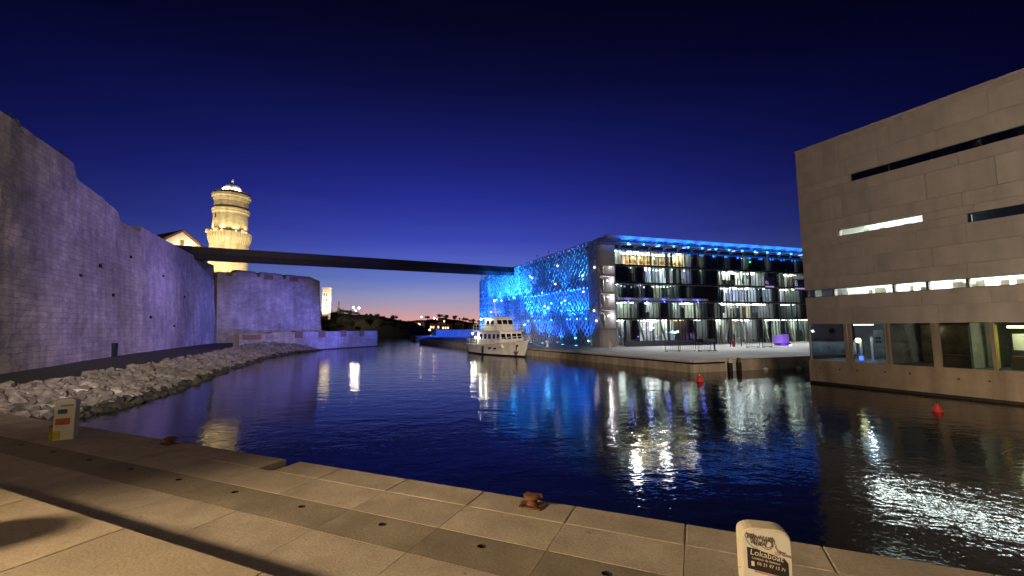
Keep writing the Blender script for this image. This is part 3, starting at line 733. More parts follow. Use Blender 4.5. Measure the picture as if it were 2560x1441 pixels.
# blue lit balcony edge over the first two storeys
mb = MB(MF); mb.box(A0, A0 + 17.5, -.65, .10, 7.15, 7.5); mb.build('balcony_edge', PALEC, mus)
BL2 = (.10, .12, 1.0)
for k in range(5):
    a = A0 + 1.5 + k * 3.4; pl = mp(a, -.9, 6.9); mb = MB(); mb.ball(pl, .07, 5); mb.build('edge_lamp', emit('edge_blue', (.25, .3, 1), 8), mus); lamp('POINT', mp(a, -1.0, 7.1), BL2, 26, mus)
# glowing balls imitating glints reflected in the dark glass, cluster over the restaurant terrace, dark terrace fence
rq = random.Random(77)
for a, z in [(3.9 + .62 * k, 9.6 + rq.uniform(-.35, .25)) for k in range(9)]: mb = MB(); mb.ball(mp(a, .55, z), rq.uniform(.08, .17), 6); mb.build('glass_glint', emit('glass_glint', (.8, .8, 1.), 2.2), mus)
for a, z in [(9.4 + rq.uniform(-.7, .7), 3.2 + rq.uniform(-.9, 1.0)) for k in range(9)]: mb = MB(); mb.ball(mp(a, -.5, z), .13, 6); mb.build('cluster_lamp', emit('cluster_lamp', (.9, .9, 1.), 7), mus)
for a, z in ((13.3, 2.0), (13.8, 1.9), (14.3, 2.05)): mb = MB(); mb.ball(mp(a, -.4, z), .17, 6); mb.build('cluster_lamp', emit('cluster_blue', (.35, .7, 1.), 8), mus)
FENCE = mat('terrace_fence', (.09, .10, .16), .5)
for k in range(14): mb = MB(MF); mb.box(3.4 + k * 1.25, 3.4 + k * 1.25 + 1.2, -1.55, -1.5, -.14, .72); mb.build('terrace_panel', FENCE, mus)
for k in range(4): lamp('POINT', mp(4.5 + k * 3.6, -.9, 1.3), (.08, .1, 1.), 14, mus)
for a, sgn in ((29.0, 1), (34.5, 1), (40.5, 1), (24.2, -1)):
    mb = MB(MF); mb.bar((a, -.1, -.1), (a - 1.3 * sgn, -.2, 4.0), .26, .30); mb.build('slanted_column', PALEC, mus); lamp('SPOT', mp(a + .2, -.7, .1), (.95, 1, .85), 60, mus, mp(a - .8 * sgn, 0, 3), 60)
# banners with lettering on the dark bays
def text_mesh(txt, size, name, m, M, parent, ext=.01):
    cu = bpy.data.curves.new('t', 'FONT'); cu.body = txt; cu.size = size; cu.extrude = ext; cu.align_x = 'LEFT'
    o = bpy.data.objects.new('t', cu); COL.objects.link(o); dg = bpy.context.evaluated_depsgraph_get(); me = bpy.data.meshes.new_from_object(o.evaluated_get(dg)); bpy.data.objects.remove(o)
    me.name = name; me.materials.clear(); me.materials.append(m); return inst(me, name, parent, M)
LET = emit('banner_letter', (.62, .55, .9), .55)
TXF = Matrix(((1, 0, 0, 0), (0, 0, -1, 0), (0, 1, 0, 0), (0, 0, 0, 1)))
for a, z, wd, tx in ((A0 + 31.2, 10.5, 2.6, 'eas'), (A0 + 38.5, 10.3, 3.4, 'Bon')):
    mb = MB(MF); mb.box(a, a + wd, .02, .06, z - .9, z + 1.25); mb.build('banner', mat('banner_indigo', (.05, .035, .12), .8), mus)
    text_mesh(tx, 1.5 if tx == 'Bon' else 1.25, 'banner_lettering', LET, MF @ Matrix.Translation((a + .2, .0, z)) @ TXF, mus)
    mb = MB(MF); mb.box(a + .2, a + wd - .3, -.01, .019, z - .62, z - .38); mb.build('banner_line', LET, mus)
mb = MB(MF); mb.box(A0 + 28.2, A0 + 28.6, .3, .4, 14.3, 14.6); mb.build('exit_lamp', emit('exit_green', (.15, 1, .2), 6), mus)
# corner stair of pale concrete with open landings
mb = MB(MF); mb.box(.35, .55, .3, 3.3, -.14, 15.9); mb.build('stair_wall', PALEC, mus)
mb = MB(MF); mb.box(2.95, 3.12, .0, 3.3, -.14, 15.9); mb.build('stair_wall', PALEC, mus)
mb = MB(MF); mb.box(.551, 2.949, 3.0, 3.2, -.14, 15.9); mb.build('stair_wall', PALEC, mus)
mb = MB(MF); mb.box(.552, 2.948, .1, .35, 12.6, 15.9); mb.build('stair_parapet', PALEC, mus)
mb = MB(MF); mb.box(.552, 2.948, .1, .3, -.14, 2.5); mb.build('stair_parapet', PALEC, mus)
for z in (2.7, 5.7, 8.3, 11.1):
    mb = MB(MF); mb.box(.553, 2.947, .04, 2.99, z - .16, z + .1); mb.build('landing', PALEC, mus)
    mb = MB(MF); mb.box(1.7, 1.85, 1.2, 2.98, z + .11, z + 2.3); mb.build('stair_newel', PALEC, mus)
    mb = MB(MF); mb.extr([(.6, 1.4, z + .12), (1.65, 1.4, z + .12), (1.65, 1.4, z + .3), (.6, 1.4, z + 2.3)], (0, .8, 0)); mb.build('stair_flight', PALEC, mus)
    lp = mp(2.3, 1.0, z + 2.0); mb = MB(); mb.ball(lp, .08, 6); mb.build('landing_lamp', BULB_W, mus); lamp('POINT', mp(2.3, .8, z + 1.9), (.92, .9, 1.), 60, mus)
# lattice panels
def lattice(seed, w, h):
    rn = random.Random(seed); mb = MB(); nx, nz_ = 5, 9
    cx = [w * (k + .5) / nx for k in range(nx)]
    ph = [rn.uniform(0, 6.28) for _ in range(nx)]
    strands = []
    for k in range(nx):
        pts = []
        for j in range(nz_ + 1):
            sgn = 1 if (j + k) % 2 == 0 else -1
            pts.append((cx[k] + sgn * w / nx * rn.uniform(.25, .52), h * j / nz_ + (rn.uniform(-.1, .1) if 0 < j < nz_ else 0)))
        wd = rn.uniform(.13, .26)
        for (xa, za), (xb, zb) in zip(pts[:-1], pts[1:]):
            wa = wd * rn.uniform(.8, 1.5); dd = .06
            i = [mb.pt((dd * s1, xa + s2 * wa, za)) for s1, s2 in ((-1, -.5), (-1, .5), (1, .5), (1, -.5))] + [mb.pt((dd * s1, xb + s2 * wa, zb)) for s1, s2 in ((-1, -.5), (-1, .5), (1, .5), (1, -.5))]
            for q in ((0, 1, 5, 4), (1, 2, 6, 5), (2, 3, 7, 6), (3, 0, 4, 7)): mb.f.append(tuple(i[t] for t in q))
    for (z_a, z_b) in ((-.02, .08), (h - .08, h + .02)): mb.box(-.06, .06, 0, w, z_a, z_b)
    return mb.mesh('lattice_panel', LATT)
PW, PH = 57.6 / 19, 16.9 / 3
LM = [lattice(k, PW - .03, PH - .04) for k in range(5)]
for k in range(19):
    for r_ in range(3):
        inst(LM[(k * 3 + r_ * 2 + k // 3) % 5], 'lattice_panel', mus, MF @ Matrix.Translation((0, k * PW + .015, -.12 + r_ * PH + .02)))
# rods holding the lattice off the wall
rod = MB().box(.07, 2.24, -.03, .03, -.03, .03).mesh('stay_rod', DARKM)
for k in range(1, 19):
    for z in (5.5, 11.1, 15.6):
        if k * PW > 3.5: inst(rod, 'stay_rod', mus, MF @ Matrix.Translation((0, k * PW, z)))
# walkways between lattice and wall, blue lamps along them
for z in (4.2, 9.6):
    mb = MB(MF); mb.box(.75, 2.23, 3.5, 57.2, z - .12, z); mb.build('walkway', PALEC, mus)
BLUE = (.012, .145, 1.0)
rn = random.Random(5)
bm_ = MB().box(-.09, .09, -.09, .09, -.08, .08).mesh('facade_lamp', BULB_B)
for k in range(30):
    b = 4.0 + k * 1.8 + rn.uniform(-.5, .5); z = rn.choice([.15, 4.35, 9.75, 9.75, 4.35])
    inst(bm_, 'facade_lamp', mus, MF @ Matrix.Translation((1.5, b, z)))
    lamp('SPOT', mp(1.2, b, z + .25), BLUE if k % 3 else (.02, .32, 1.), rn.choice([3500, 8000, 18000]) if b > 8 else 4500, mus, mp(1.4, b + .2, z + 6), rn.choice([80, 120, 150]), .7, .1)
# wall-washers outside on the promenade, throwing blue up the lattice
for k, (b, pw_) in enumerate(((3.2, 260), (7.5, 460), (15, 240), (20, 560), (26, 420), (32, 800), (38, 900), (44, 1300), (50, 1500), (55.5, 1700))):
    lp = mp(-2.2, b, -.02); lm_ = thing('ground_washer', ORD[k] + ' small blue ground light along the lattice foot, counted from the glass corner', 'light', lp, 'blue ground lights by the lattice')
    mb = MB(MF); mb.box(-2.35, -2.05, b - .25, b + .25, -.149, .02); mb.build('housing', DARKM, lm_)
    mb = MB(MF); mb.box(-2.32, -2.08, b - .2, b + .2, .0215, .03); mb.build('lens', BULB_B, lm_)
    lamp('SPOT', lp + Vector((0, 0, .12)), BLUE, pw_ * 11, lm_, mp(.4, b, 9.0), 95, .8, .12)
# star lamps seen on the lattice: cyan and white
for b, z, big in ((16.5, 6.6, 2), (33.1, 9.7, 2), (27.4, 3.5, 2), (6.9, 1.1, 1), (2.95, .7, 1), (44, 9.9, 1), (15.2, 7.4, 1), (11.4, 7.3, 1), (10.2, 7.6, 1), (19, 9.7, 1), (24.5, 13.6, 1)):
    mb = MB(); mb.ball(mp(-.15, b, z), .15 if big == 2 else .10, 7); mb.build('star_lamp', emit('star_cyan', (.12, .75, 1.), 22), mus)
    if big == 2: lamp('POINT', mp(-.6, b, z), (.02, .4, 1), 60, mus)
for b, z in ((12.6, 14.2), (13.6, 10.9), (4.2, 11.4), (4.1, 8.7), (1.2, 5.5), (23.5, 13.2), (48.4, 7), (40.8, 9.5), (18, 7), (.7, 12.3), (.6, 3.9)):
    mb = MB(); mb.ball(mp(-.15, b, z), .10, 6); mb.build('star_lamp', emit('star_white', (1, .88, .85), 14), mus)
# canopy lattice over roof edge, brackets and blue lamps
can = MB(MF); rn = random.Random(2)
def cv(a, b): return (a + math.sin(a * 2.1 + b * 3) * .25, b + math.cos(a * 1.7 + b) * .2)
na, nb_ = 62, 9
for a in range(na):
    for b in range(nb_):
        x, y = cv(a * .8, -2.0 + b * .8)
        for (da, db) in ((1, 0), (0, 1), (1, 1)):
            if a + da <= na and b + db <= nb_:
                x2, y2 = cv((a + da) * .8, -2.0 + (b + db) * .8); can.bar((x, y, 16.75), (x2, y2, 16.75), .13, .10)
co = can.build('canopy_lattice', LATT, mus); co['kind'] = 'stuff'
mb = MB(MF); mb.box(0, 49.6, -2.25, -2.05, 16.55, 17.0); mb.build('canopy_edge', LATT, mus)
mb = MB(MF); mb.box(-.02, 2.6, 57.71, 57.9, -.15, 16.0); mb.build('end_wall', mat('side_wall_concrete', (.2,) * 3), mus)
for k in range(9):
    a = 5 + k * 5.3; lp = mp(a, -1.2, 15.86); mb = MB(MF); mb.box(a - .2, a + .2, -1.4, -1.0, 15.86, 15.94); mb.build('downlight', emit('downlight', (.9, .95, 1), 1.2), mus)
    lamp('SPOT', mp(a, -1.25, 15.8), (.95, .98, 1.), 7500, mus, mp(a - 2, -14, 0), 95, .9, .55)
mb = MB(MF); mb.box(-.2, 49.6, -1.9, .15, 15.95, 16.05); mb.build('soffit', mat('soffit', (.2, .2, .22), .7), mus)
brk = MB().extr([(0, .1, 15.5), (0, .1, 16.5), (0, -2.05, 16.6), (0, -2.05, 16.4)], (.12, 0, 0)).mesh('canopy_bracket', PALEC)
wdg = MB(); wdg.extr([(-1.2, -2.3, 16.2), (1.35, -2.3, 16.75), (1.3, -1.9, 17.05), (-.5, -2.0, 17.0)], (0, .05, .03)); wdg = wdg.mesh('canopy_vane', PALEC)
for k in range(16):
    a = 3.9 + k * 2.86
    inst(brk, 'canopy_bracket', mus, MF @ Matrix.Translation((a, 0, 0))); inst(wdg, 'canopy_vane', mus, MF @ Matrix.Translation((a, 0, 0)))
    lp = mp(a - .1, -2.5, 15.75); mb = MB(); mb.ball(lp, .17, 6); mb.build('canopy_lamp', emit('canopy_cyan', (.05, .36, 1.), 5), mus)
    lamp('SPOT', mp(a + .2, -3.1, 15.95), (.01, .15, 1.), 620, mus, mp(a + .1, -1.6, 17.4), 140, .5, .3)
# projectors on the roof that light the fort blue and violet
flood(mp(.2, 46, 17.6), (-40, 90, 2), (.13, .17, 1.), 62000, 40, 'projector on the museum roof edge turned towards the fort', rad=.3, bulb=emit('projector_lens', (.05, .12, 1.), .8))
flood(mp(-6.5, 14, 1.2), (-50, 91, 6.5), (.11, .12, 1.), 85000, 24, 'blue projector on a short promenade post turned towards the bastion', rad=.3, bulb=emit('projector_lens', (.05, .12, 1.), .8))
for k, (b, aim, col, pw_, sz, l_) in enumerate(((22, (-49, 66, 7), (.24, .21, 1.), 60000, 38, 'far end'), (17, (-41, 47, 8), (.36, .28, .85), 80000, 38, 'middle'))):
    flood(mp(.2, b, 17.6), aim, col, pw_, sz, 'museum roof projector turned towards the ' + l_ + ' of the fort wall', 'roof projectors', rad=.3, bulb=emit('projector_lens', (.05, .12, 1.), .8))

# ---- right building
RK = Vector((21.74, 31.39, 0)); RD = Vector((.43, -.903, 0)).normalized(); RN = Vector((.903, .43, 0)).normalized()
RF = frame(RK, RD, RN)
rb = thing('stone_building', 'pale stone clad building with slit windows standing over the water on the right', 'building', (RK.x, RK.y, WATER))
LEN = 22.0
RZ = [(3.05, 4.1), (4.1, 4.99), (4.99, 5.52), (5.52, 6.35), (6.35, 7.5), (7.5, 8.62), (8.62, 9.13), (9.13, 9.6), (9.6, 10.4), (10.4, 12.0), (12.0, 12.74), (12.74, 13.24), (13.24, 14.4), (14.4, 15.72), (15.72, 16.05)]
WIN = {2: [(.06, 1.84, 'D'), (1.86, 5.22, 'L'), (5.28, 6.85, 'L'), (6.91, 8.57, 'L'), (8.63, 12.4, 'L'), (12.5, 16, 'L')], 6: [(8.9, 14.5, 'D')], 7: [(2.45, 7.0, 'L')], 11: [(3.5, 18, 'D')]}
rn = random.Random(21)
for k, (z0, z1) in enumerate(RZ):
    segs = []; s = 0.
    for a, b, _ in WIN.get(k, []):
        if a > s + .15: segs.append((s, a))
        s = b
    segs.append((s, LEN))
    for a, b in segs:
        x = a + 0.
        while x < b - .01:
            w_ = rn.choice([2.2, 2.9, 3.6, 4.4]); e_ = min(b, x + w_)
            if b - e_ < .8: e_ = b
            mb = MB(RF); mb.box(x + .006, e_ - .006, 0 + rn.uniform(0, .006), .14, z0 + .007, z1 - .007); mb.build('stone_panel', TRAV, rb)
            x = e_
# solid backing wall strips (leave the window slots open)
for k, (z0, z1) in enumerate(RZ):
    segs = []; s = .02
    for a, b, _ in WIN.get(k, []):
        if a > s: segs.append((s, a))
        s = b
    if s < LEN: segs.append((s, LEN))
    for a, b in segs: mb = MB(RF); mb.box(a, b, .142, .55, z0, z1); mb.build('backing_wall', RISER, rb)
for z in (3.05, 6.55, 11.0, 15.6):
    mb = MB(RF); mb.box(.03, LEN, .56, 12, z, z + .3); mb.build('floor_slab', ROOM, rb)
mb = MB(RF); mb.box(.02, .4, .561, 12, 3.06, 16.0); mb.box(.02, LEN, 12.01, 12.4, -1, 16.); mb.box(LEN - .3, LEN, .57, 12, .4, 16); mb.build('side_wall', TRAV, rb)
mb = MB(RF); mb.box(.5, LEN, 4.4, 4.5, 3.36, 15.6); mb.build('inner_wall', ROOM, rb)
mb = MB(RF); mb.box(-.02, LEN, -.01, 12.3, 16.06, 16.2); mb.build('roof_edge', TRAV, rb)
TUBE = emit('office_tube', (.93, 1., .95), 60)
for k, ws in WIN.items():
    z0, z1 = RZ[k]
    for a, b, t in ws:
        n = max(1, int((b - a) / 1.9)); wd = (b - a) / n
        fr_ = MB(RF)
        fr_.box(a, b, .10, .2, z0, z0 + .03); fr_.box(a, b, .10, .2, z1 - .03, z1); fr_.box(a, a + .03, .10, .2, z0 + .031, z1 - .031); fr_.box(b - .03, b, .10, .2, z0 + .031, z1 - .031)
        wo = fr_.build('window', MUSEUM_DARK, rb)
        for q in range(n):
            mb = MB(RF); mb.box(a + q * wd + .035, a + (q + 1) * wd - .035, .15, .16, z0 + .032, z1 - .032); mb.build('pane', PANE if t == 'L' else PANED, wo)
        if t == 'L':
            mb = MB(RF); mb.box(a + .1, b - .1, 1.0, 1.35, z1 + .58, z1 + .64); mb.box(a + .1, b - .1, 2.6, 2.95, z1 + .58, z1 + .64); mb.build('ceiling_lamp', TUBE, rb)
            mb = MB(RF); mb.box(a - .3, b + .3, .56, 4.38, z1 + .70, z1 + .76); mb.build('ceiling', emit('luminous_ceiling', (.93, 1., .95), 2.4), rb)
            if k == 2 and a < 2: mb = MB(RF); mb.box(3.9, 4.5, .9, 1.0, z0 - .2, z1 - .1); mb.build('notice', mat('paper', (.6, .6, .55), .9), rb)
            for q in range(3):
                x = lerp(a, b, rn.random()); mb = MB(RF); mb.box(x, x + rn.uniform(.1, .5), .8, .9, z0 - .4, z1 - rn.uniform(.1, .3)); mb.build('shelf', PALEC, rb)
        else:
            if k == 11:
                for s_ in (5.4, 7.9, 9.4, 11): mb = MB(RF); mb.box(s_, s_ + .25, .3, .5, z0 + .001, z1 - .001); mb.build('window_pier', RISER, wo)
            mb = MB(RF); mb.box(a - .2, b + .2, 1.4, 1.5, z0 - .3, z1 + 1); mb.build('dark_blind', ROOMD, rb)
# ground floor glazing and base
mb = MB(RF); mb.box(-.04, LEN, -.06, 12, -3, .40); mb.build('base_wall', BASEC, rb)
mb = MB(RF); mb.box(-.03, LEN, -.03, .30, .401, .47); mb.build('sill', BASEC, rb)
mb = MB(RF); mb.box(-.045, LEN, -.066, -.055, -3, WATER + .16); mb.build('weed_line', mat('wet_weed', (.03, .026, .018), .6, .4, 4), rb)
for s in (.7, 1.95, 3.0, 4.5, 5.75, 7.9, 9.1, 11.5):
    mb = MB(RF); mb.tube((s, -.07, -.05 + rn.uniform(-.1, .05)), (s, .1, -.05), .05, .05, 10); mb.build('drain_hole', BLACK, rb)
cols_r = [(.02, .1), (2.33, 2.5), (2.56, 2.74), (4.61, 4.72), (4.76, 4.87), (6.87, 7.22), (9.29, 9.43), (12., 12.3), (15, 15.3), (18, 18.3)]
for a, b in cols_r:
    mb = MB(RF); mb.box(a, b, .03, .22, .471, 3.045); mb.build('column', BASEC, rb)
gaps = [(.1, 2.33), (2.74, 4.61), (4.87, 6.87), (7.22, 9.29), (9.43, 12.), (12.3, 15), (15.3, 18)]
for a, b in gaps: mb = MB(RF); mb.box(a + .01, b - .01, .12, .135, .475, 3.04); mb.build('pane', glass('shop_glass', (.7, .76, .78), .12), rb)
mb = MB(RF); mb.box(.05, .065, .14, 5, .475, 3.04); mb.build('pane', PANED, rb)
mb = MB(RF); mb.box(4.75, 4.85, .25, 6, .475, 3.04); mb.box(8.3, 8.4, .5, 6, .475, 3.04); mb.box(.1, LEN - .4, 6.0, 6.1, .475, 3.04); mb.build('room_wall', mat('room_grey', (.30, .31, .31), .85), rb)
mb = MB(RF); mb.box(.1, LEN - .4, .24, 6, .402, .46); mb.build('room_floor', ROOMD, rb)
mb = MB(RF); mb.box(3.3, 3.85, 1.6, 1.63, 1.5, 2.6); mb.build('poster', mat('poster_paper', (.75, .78, .8), .8), rb)
for (dx, dz) in ((.1, .45), (.26, .45), (.1, .2), (.26, .2)): mb = MB(RF); mb.box(3.33 + dx, 3.33 + dx + .12, 1.585, 1.599, 1.55 + dz, 1.55 + dz + .13); mb.build('poster_mark', BLACK, rb)
mb = MB(RF); mb.box(2.3, 3.1, 1.3, 2.2, 2.93, 2.98); mb.build('ceiling_lamp', emit('cool_panel', (.75, .88, 1.), 7), rb)
lamp('POINT', RF @ Vector((2.7, 1.7, 2.6)), (.75, .85, 1.), 55, rb)
mb = MB(RF); mb.ball((2.0, 2.4, 1.85), .17, 7); mb.build('table_lamp', emit('warm_globe', (1, .9, .4), 14), rb)
mb = MB(RF); mb.tube((2.2, 2.2, .47), (2.2, 2.2, .75), .12, .12, 10); mb.build('blue_lamp', emit('blue_glow', (.05, .12, 1), 6), rb)
mb = MB(RF); mb.box(1.95, 2.1, 2.6, 2.7, .47, 1.7); mb.box(2.5, 2.65, 2.9, 3.0, .47, 2.1); mb.build('display_stand', PALEC, rb)
mb = MB(RF); mb.box(9.6, 12.4, 1.2, 1.7, 2.72, 2.85); mb.build('ceiling_lamp', emit('yellow_panel', (1, .95, .5), 8), rb)
lamp('POINT', RF @ Vector((10.6, 1.5, 2.3)), (1, .88, .4), 60, rb)
mb = MB(RF); mb.box(8.75, 8.95, 1.8, 2.2, .47, 2.9); mb.build('yellow_pillar', mat('yellow_paint', (.6, .42, .05), .7), rb)
mb = MB(RF); mb.box(9.5, 11.4, 2.2, 2.25, 1.5, 2.4); mb.build('wall_screen', mat('screen_frame', (.7, .72, .7), .6), rb)
mb = MB(RF); mb.box(6.6, 8.2, 1.3, 2, .47, 1.15); mb.box(9.6, 12, 1.2, 1.8, .47, 1.2); mb.build('counter', mat('counter_wood', (.16, .12, .06), .6), rb)
mb = MB(RF); mb.box(5.2, 8.2, 3.2, 3.26, .47, 2.9); mb.build('display_wall', mat('mural', (.10, .085, .035), .8, .6, 2.5), rb)
mb = MB(RF); mb.tube((1.55, .1, 2.55), (1.55, .12, 2.55), .2, .2, 18); mb.build('round_sign', BLACK, rb)
lamp('POINT', RF @ Vector((1.2, 2.5, 2.5)), (.8, .9, 1.), 22, rb)
lamp('POINT', RF @ Vector((6.0, 3.0, 2.6)), (1, .85, .6), 9, rb)
lamp('POINT', RF @ Vector((8.2, 2.4, 2.6)), (1, .85, .45), 16, rb)

# ---- motor yacht
BFW = Vector((.5, -.866, 0)); BLF = Vector((.866, .5, 0)); BO = Vector((-5.9, 73.4, WATER))
YF = frame(BO, BFW * 1.07, BLF * 1.03, (0, 0, 1.1))
yt = thing('motor_yacht', 'white two deck motor yacht moored at the museum quay with dark cabin windows', 'boat', BO)
HULL = mat('yacht_white', (.66, .64, .60), .35, .08, 1.2, streak=.12, spec=.5)
DK = mat('yacht_teak', (.25, .15, .08), .7, .25, 4)
def hb(t): return 2.35 * (1 - max(0, (t - .42) / .60) ** 2.4) * (.90 + .10 * min(1, t / .25))
def wb(t): return 2.12 * (1 - max(0, (t - .32) / .68) ** 1.7) * (.88 + .12 * min(1, t / .3))
def shz(t): return 1.35 + 1.05 * max(0, t - .15) ** 1.6
mb = MB(YF); bo = MB(YF); prev = pb = None; NS = 26
for k in range(NS + 1):
    t = k / NS; c = []; cb_ = []
    for sgn in (1, -1):
        cc = []
        for q in range(7):
            h_ = q / 6; z = lerp(.18, shz(t), h_); y = lerp(max(.03, wb(t)), max(.05, hb(t)), h_ ** 1.5); x = t * lerp(14.2, 15.6, h_ * t)
            cc.append(mb.pt((x, sgn * y, z)))
        c.append(cc)
        cb_.append([bo.pt((t * 14.2, sgn * max(.03, wb(t)), .18)), bo.pt((t * 13.9, sgn * max(.02, wb(t) * .92), -.15)), bo.pt((t * 13.4, sgn * .02, -.7))])
    if prev:
        for sd in range(2):
            for q in range(6): mb.face(prev[sd][q], c[sd][q], c[sd][q + 1], prev[sd][q + 1])
            for q in range(2): bo.face(pb[sd][q], cb_[sd][q], cb_[sd][q + 1], pb[sd][q + 1])
    else: mb.f.append(tuple(c[0] + c[1][::-1]))
    prev = c; pb = cb_
mb.build('hull', HULL, yt, True); bo.build('boot_stripe', BLACK, yt, True)
dk = MB(YF); pr = None
for k in range(NS + 1):
    t = k / NS; x = t * lerp(14.2, 15.6, t); a = dk.pt((x - .05, max(.02, hb(t) - .08), shz(t) - .35)); b = dk.pt((x - .05, -max(.02, hb(t) - .08), shz(t) - .35))
    if pr: dk.face(pr[0], a, b, pr[1])
    pr = (a, b)
dk.build('deck', DK, yt)
rub = MB(YF)
for sg in (1, -1):
    P = []
    for k in range(NS + 1): t = k / NS; P.append((t * lerp(14.2, 15.6, t), sg * (max(.05, hb(t)) + .02), shz(t) - .02))
    rub.path(P, .05, 6)
rub.build('rub_rail', HULL, yt, True)
def cabin(x0, x1f, x1t, hw, hwt, z0, z1, name):
    c = MB(YF); poly = [(x0, z0), (x1f, z0), (x1t, z1), (x0 + .1, z1)]
    A = [c.pt((x, hw if z == z0 else hwt, z)) for x, z in poly]; B = [c.pt((x, -(hw if z == z0 else hwt), z)) for x, z in poly]
    for k in range(4): c.face(A[k], A[(k + 1) % 4], B[(k + 1) % 4], B[k])
    c.f.append(tuple(A)); c.f.append(tuple(reversed(B))); return c.build(name, HULL, yt, bevel=.06)
cabin(3.2, 11.2, 10.6, 1.85, 1.75, 1.1, 3.25, 'lower_cabin'); cabin(5.2, 9.3, 8.7, 1.5, 1.4, 3.36, 5.1, 'wheelhouse')
mb = MB(YF); mb.box(2.2, 10.9, -2.0, 2.0, 3.25, 3.36); mb.build('upper_deck', HULL, yt, bevel=.03)
mb = MB(YF); mb.box(4.9, 9.2, -1.65, 1.65, 5.1, 5.22); mb.build('wheelhouse_roof', HULL, yt, bevel=.03)
WG = mat('yacht_window', (.008, .01, .02), .08, spec=.6)
def win_front(y0, y1, z0, z1, xa, za, xb, zb):
    def X(z): return lerp(xa, xb, (z - za) / (zb - za)) + .02
    m_ = MB(YF); m_.extr([(X(z0), y0, z0), (X(z0), y1, z0), (X(z1), y1, z1), (X(z1), y0, z1)], (.02, 0, 0)); return m_.build('window', WG, yt)
for y in (-1.35, -.45, .45, 1.3): win_front(y - .34, y + .34, 2.25, 2.95, 11.2, 1.1, 10.6, 3.25)
for y in (-.92, 0, .92): win_front(y - .38, y + .38, 4.15, 4.85, 9.3, 3.36, 8.7, 5.1)
def win_side(x0, x1, z0, z1, ha, za, hb_, zb, sg):
    def Y(z): return sg * (lerp(ha, hb_, (z - za) / (zb - za)) + .01)
    m_ = MB(YF); m_.extr([(x0, Y(z0), z0), (x1, Y(z0), z0), (x1, Y(z1), z1), (x0, Y(z1), z1)], (0, sg * .02, 0)); return m_.build('window', WG, yt)
for sg in (1, -1):
    for x in (4.2, 5.6, 7.0, 8.4, 9.6): win_side(x, x + .85, 2.2, 2.9, 1.85, 1.1, 1.75, 3.25, sg)
    for x in (5.8, 7.2): win_side(x, x + .95, 4.1, 4.8, 1.5, 3.36, 1.4, 5.1, sg)
# rails
def rail(pts, h, name, parent):
    m_ = MB(YF)
    top = [Vector(p) + Vector((0, 0, h)) for p in pts]; m_.path(top, .03, 6); m_.path([p - Vector((0, 0, h * .5)) for p in top], .018, 5)
    for p, q in zip(pts, top): m_.tube(p, q, .022, .022, 5)
    return m_.build(name, WHITE, parent)
for sg in (1, -1):
    rail([(t * lerp(14.2, 15.6, t), sg * max(.05, hb(t) - .06), shz(t)) for t in [.55 + .05 * k for k in range(10)]], .62, 'bow_rail', yt)
    rail([(x, sg * 1.95, 3.36) for x in (2.3, 3.4, 4.5, 5.6, 6.7, 7.8, 8.9, 10.0, 10.8)], .85, 'deck_rail', yt)
    rail([(x, sg * 2.1, 1.38) for x in (.2, 1.2, 2.2, 3.2)], .8, 'stern_rail', yt)
rail([(10.8, y, 3.36) for y in (-1.95, -1, 0, 1, 1.95)], .85, 'deck_rail', yt)
mb = MB(YF); mb.tube((6.2, 0, 5.2), (5.7, 0, 7.6), .09, .05, 8); mb.tube((5.9, -.7, 6.4), (5.9, .7, 6.4), .04, .04, 6); mb.build('mast', WHITE, yt)
mb = MB(YF); mb.box(6.0, 6.5, -.7, .7, 5.95, 6.08); mb.build('radar', WHITE, yt)
mb = MB(YF); mb.tube((3.6, -.9, 3.75), (4.7, -.9, 3.75), .3, .3, 12); mb.build('life_raft', WHITE, yt)
mb = MB(YF); mb.box(2.6, 4.9, .2, 1.6, 3.37, 4.2); mb.build('deck_locker', HULL, yt, bevel=.05)
mb = MB(YF); mb.lathe([(.02, -.5), (.16, -.4), (.16, .4), (.02, .5)], 12, (6.6, -2.52, .75)); mb.build('fender', BLACK, yt, True)
an = MB(YF); an.tube((13.75, -1.02, 1.35), (13.85, -1.10, .55), .06, .06, 7); an.extr([(13.4, -1.16, .75), (13.85, -1.02, .35), (14.2, -.9, .85), (13.95, -1.0, .62), (13.6, -1.12, .62)], (.05, -.12, 0)); an.build('anchor', RUST, yt)
hs_ = MB(YF); hs_.tube((13.85, -.85, 1.45), (13.8, -1.08, 1.45), .13, .13, 10); hs_.build('hawse_pipe', BLACK, yt)
for x in (8.2, 9.8): m_ = MB(YF); m_.tube((x, -2.0, 1.0), (x, -2.4, 1.0), .1, .1, 10); m_.build('porthole', WG, yt)
for x, y, z, p_ in ((4.6, -1.75, 5.0, 45), (6.3, -1.72, 4.95, 40), (2.3, -2.08, 2.95, 45), (3.4, -2.08, 2.4, 30)):
    m_ = MB(YF); m_.ball((x, y, z), .13, 7); m_.build('deck_lamp', emit('deck_lamp', (1, .93, .72), 26), yt); lamp('POINT', YF @ Vector((x, y - .18, z - .1)), (1, .9, .66), p_ * 1.4, yt)
m_ = MB(YF); m_.ball((5.7, 0, 7.72), .1, 6); m_.build('mast_lamp', BULB_W, yt)
ml = MB(); a_ = YF @ Vector((14.9, .5, 2.1)); b_ = Vector((5.2, 59.6, .2)); P = [a_.lerp(b_, k / 8) - Vector((0, 0, .35 * math.sin(math.pi * k / 8))) for k in range(9)]
ml.path(P, .03, 5); ml.build('mooring_line', mat('rope', (.3, .27, .2), .9), yt)

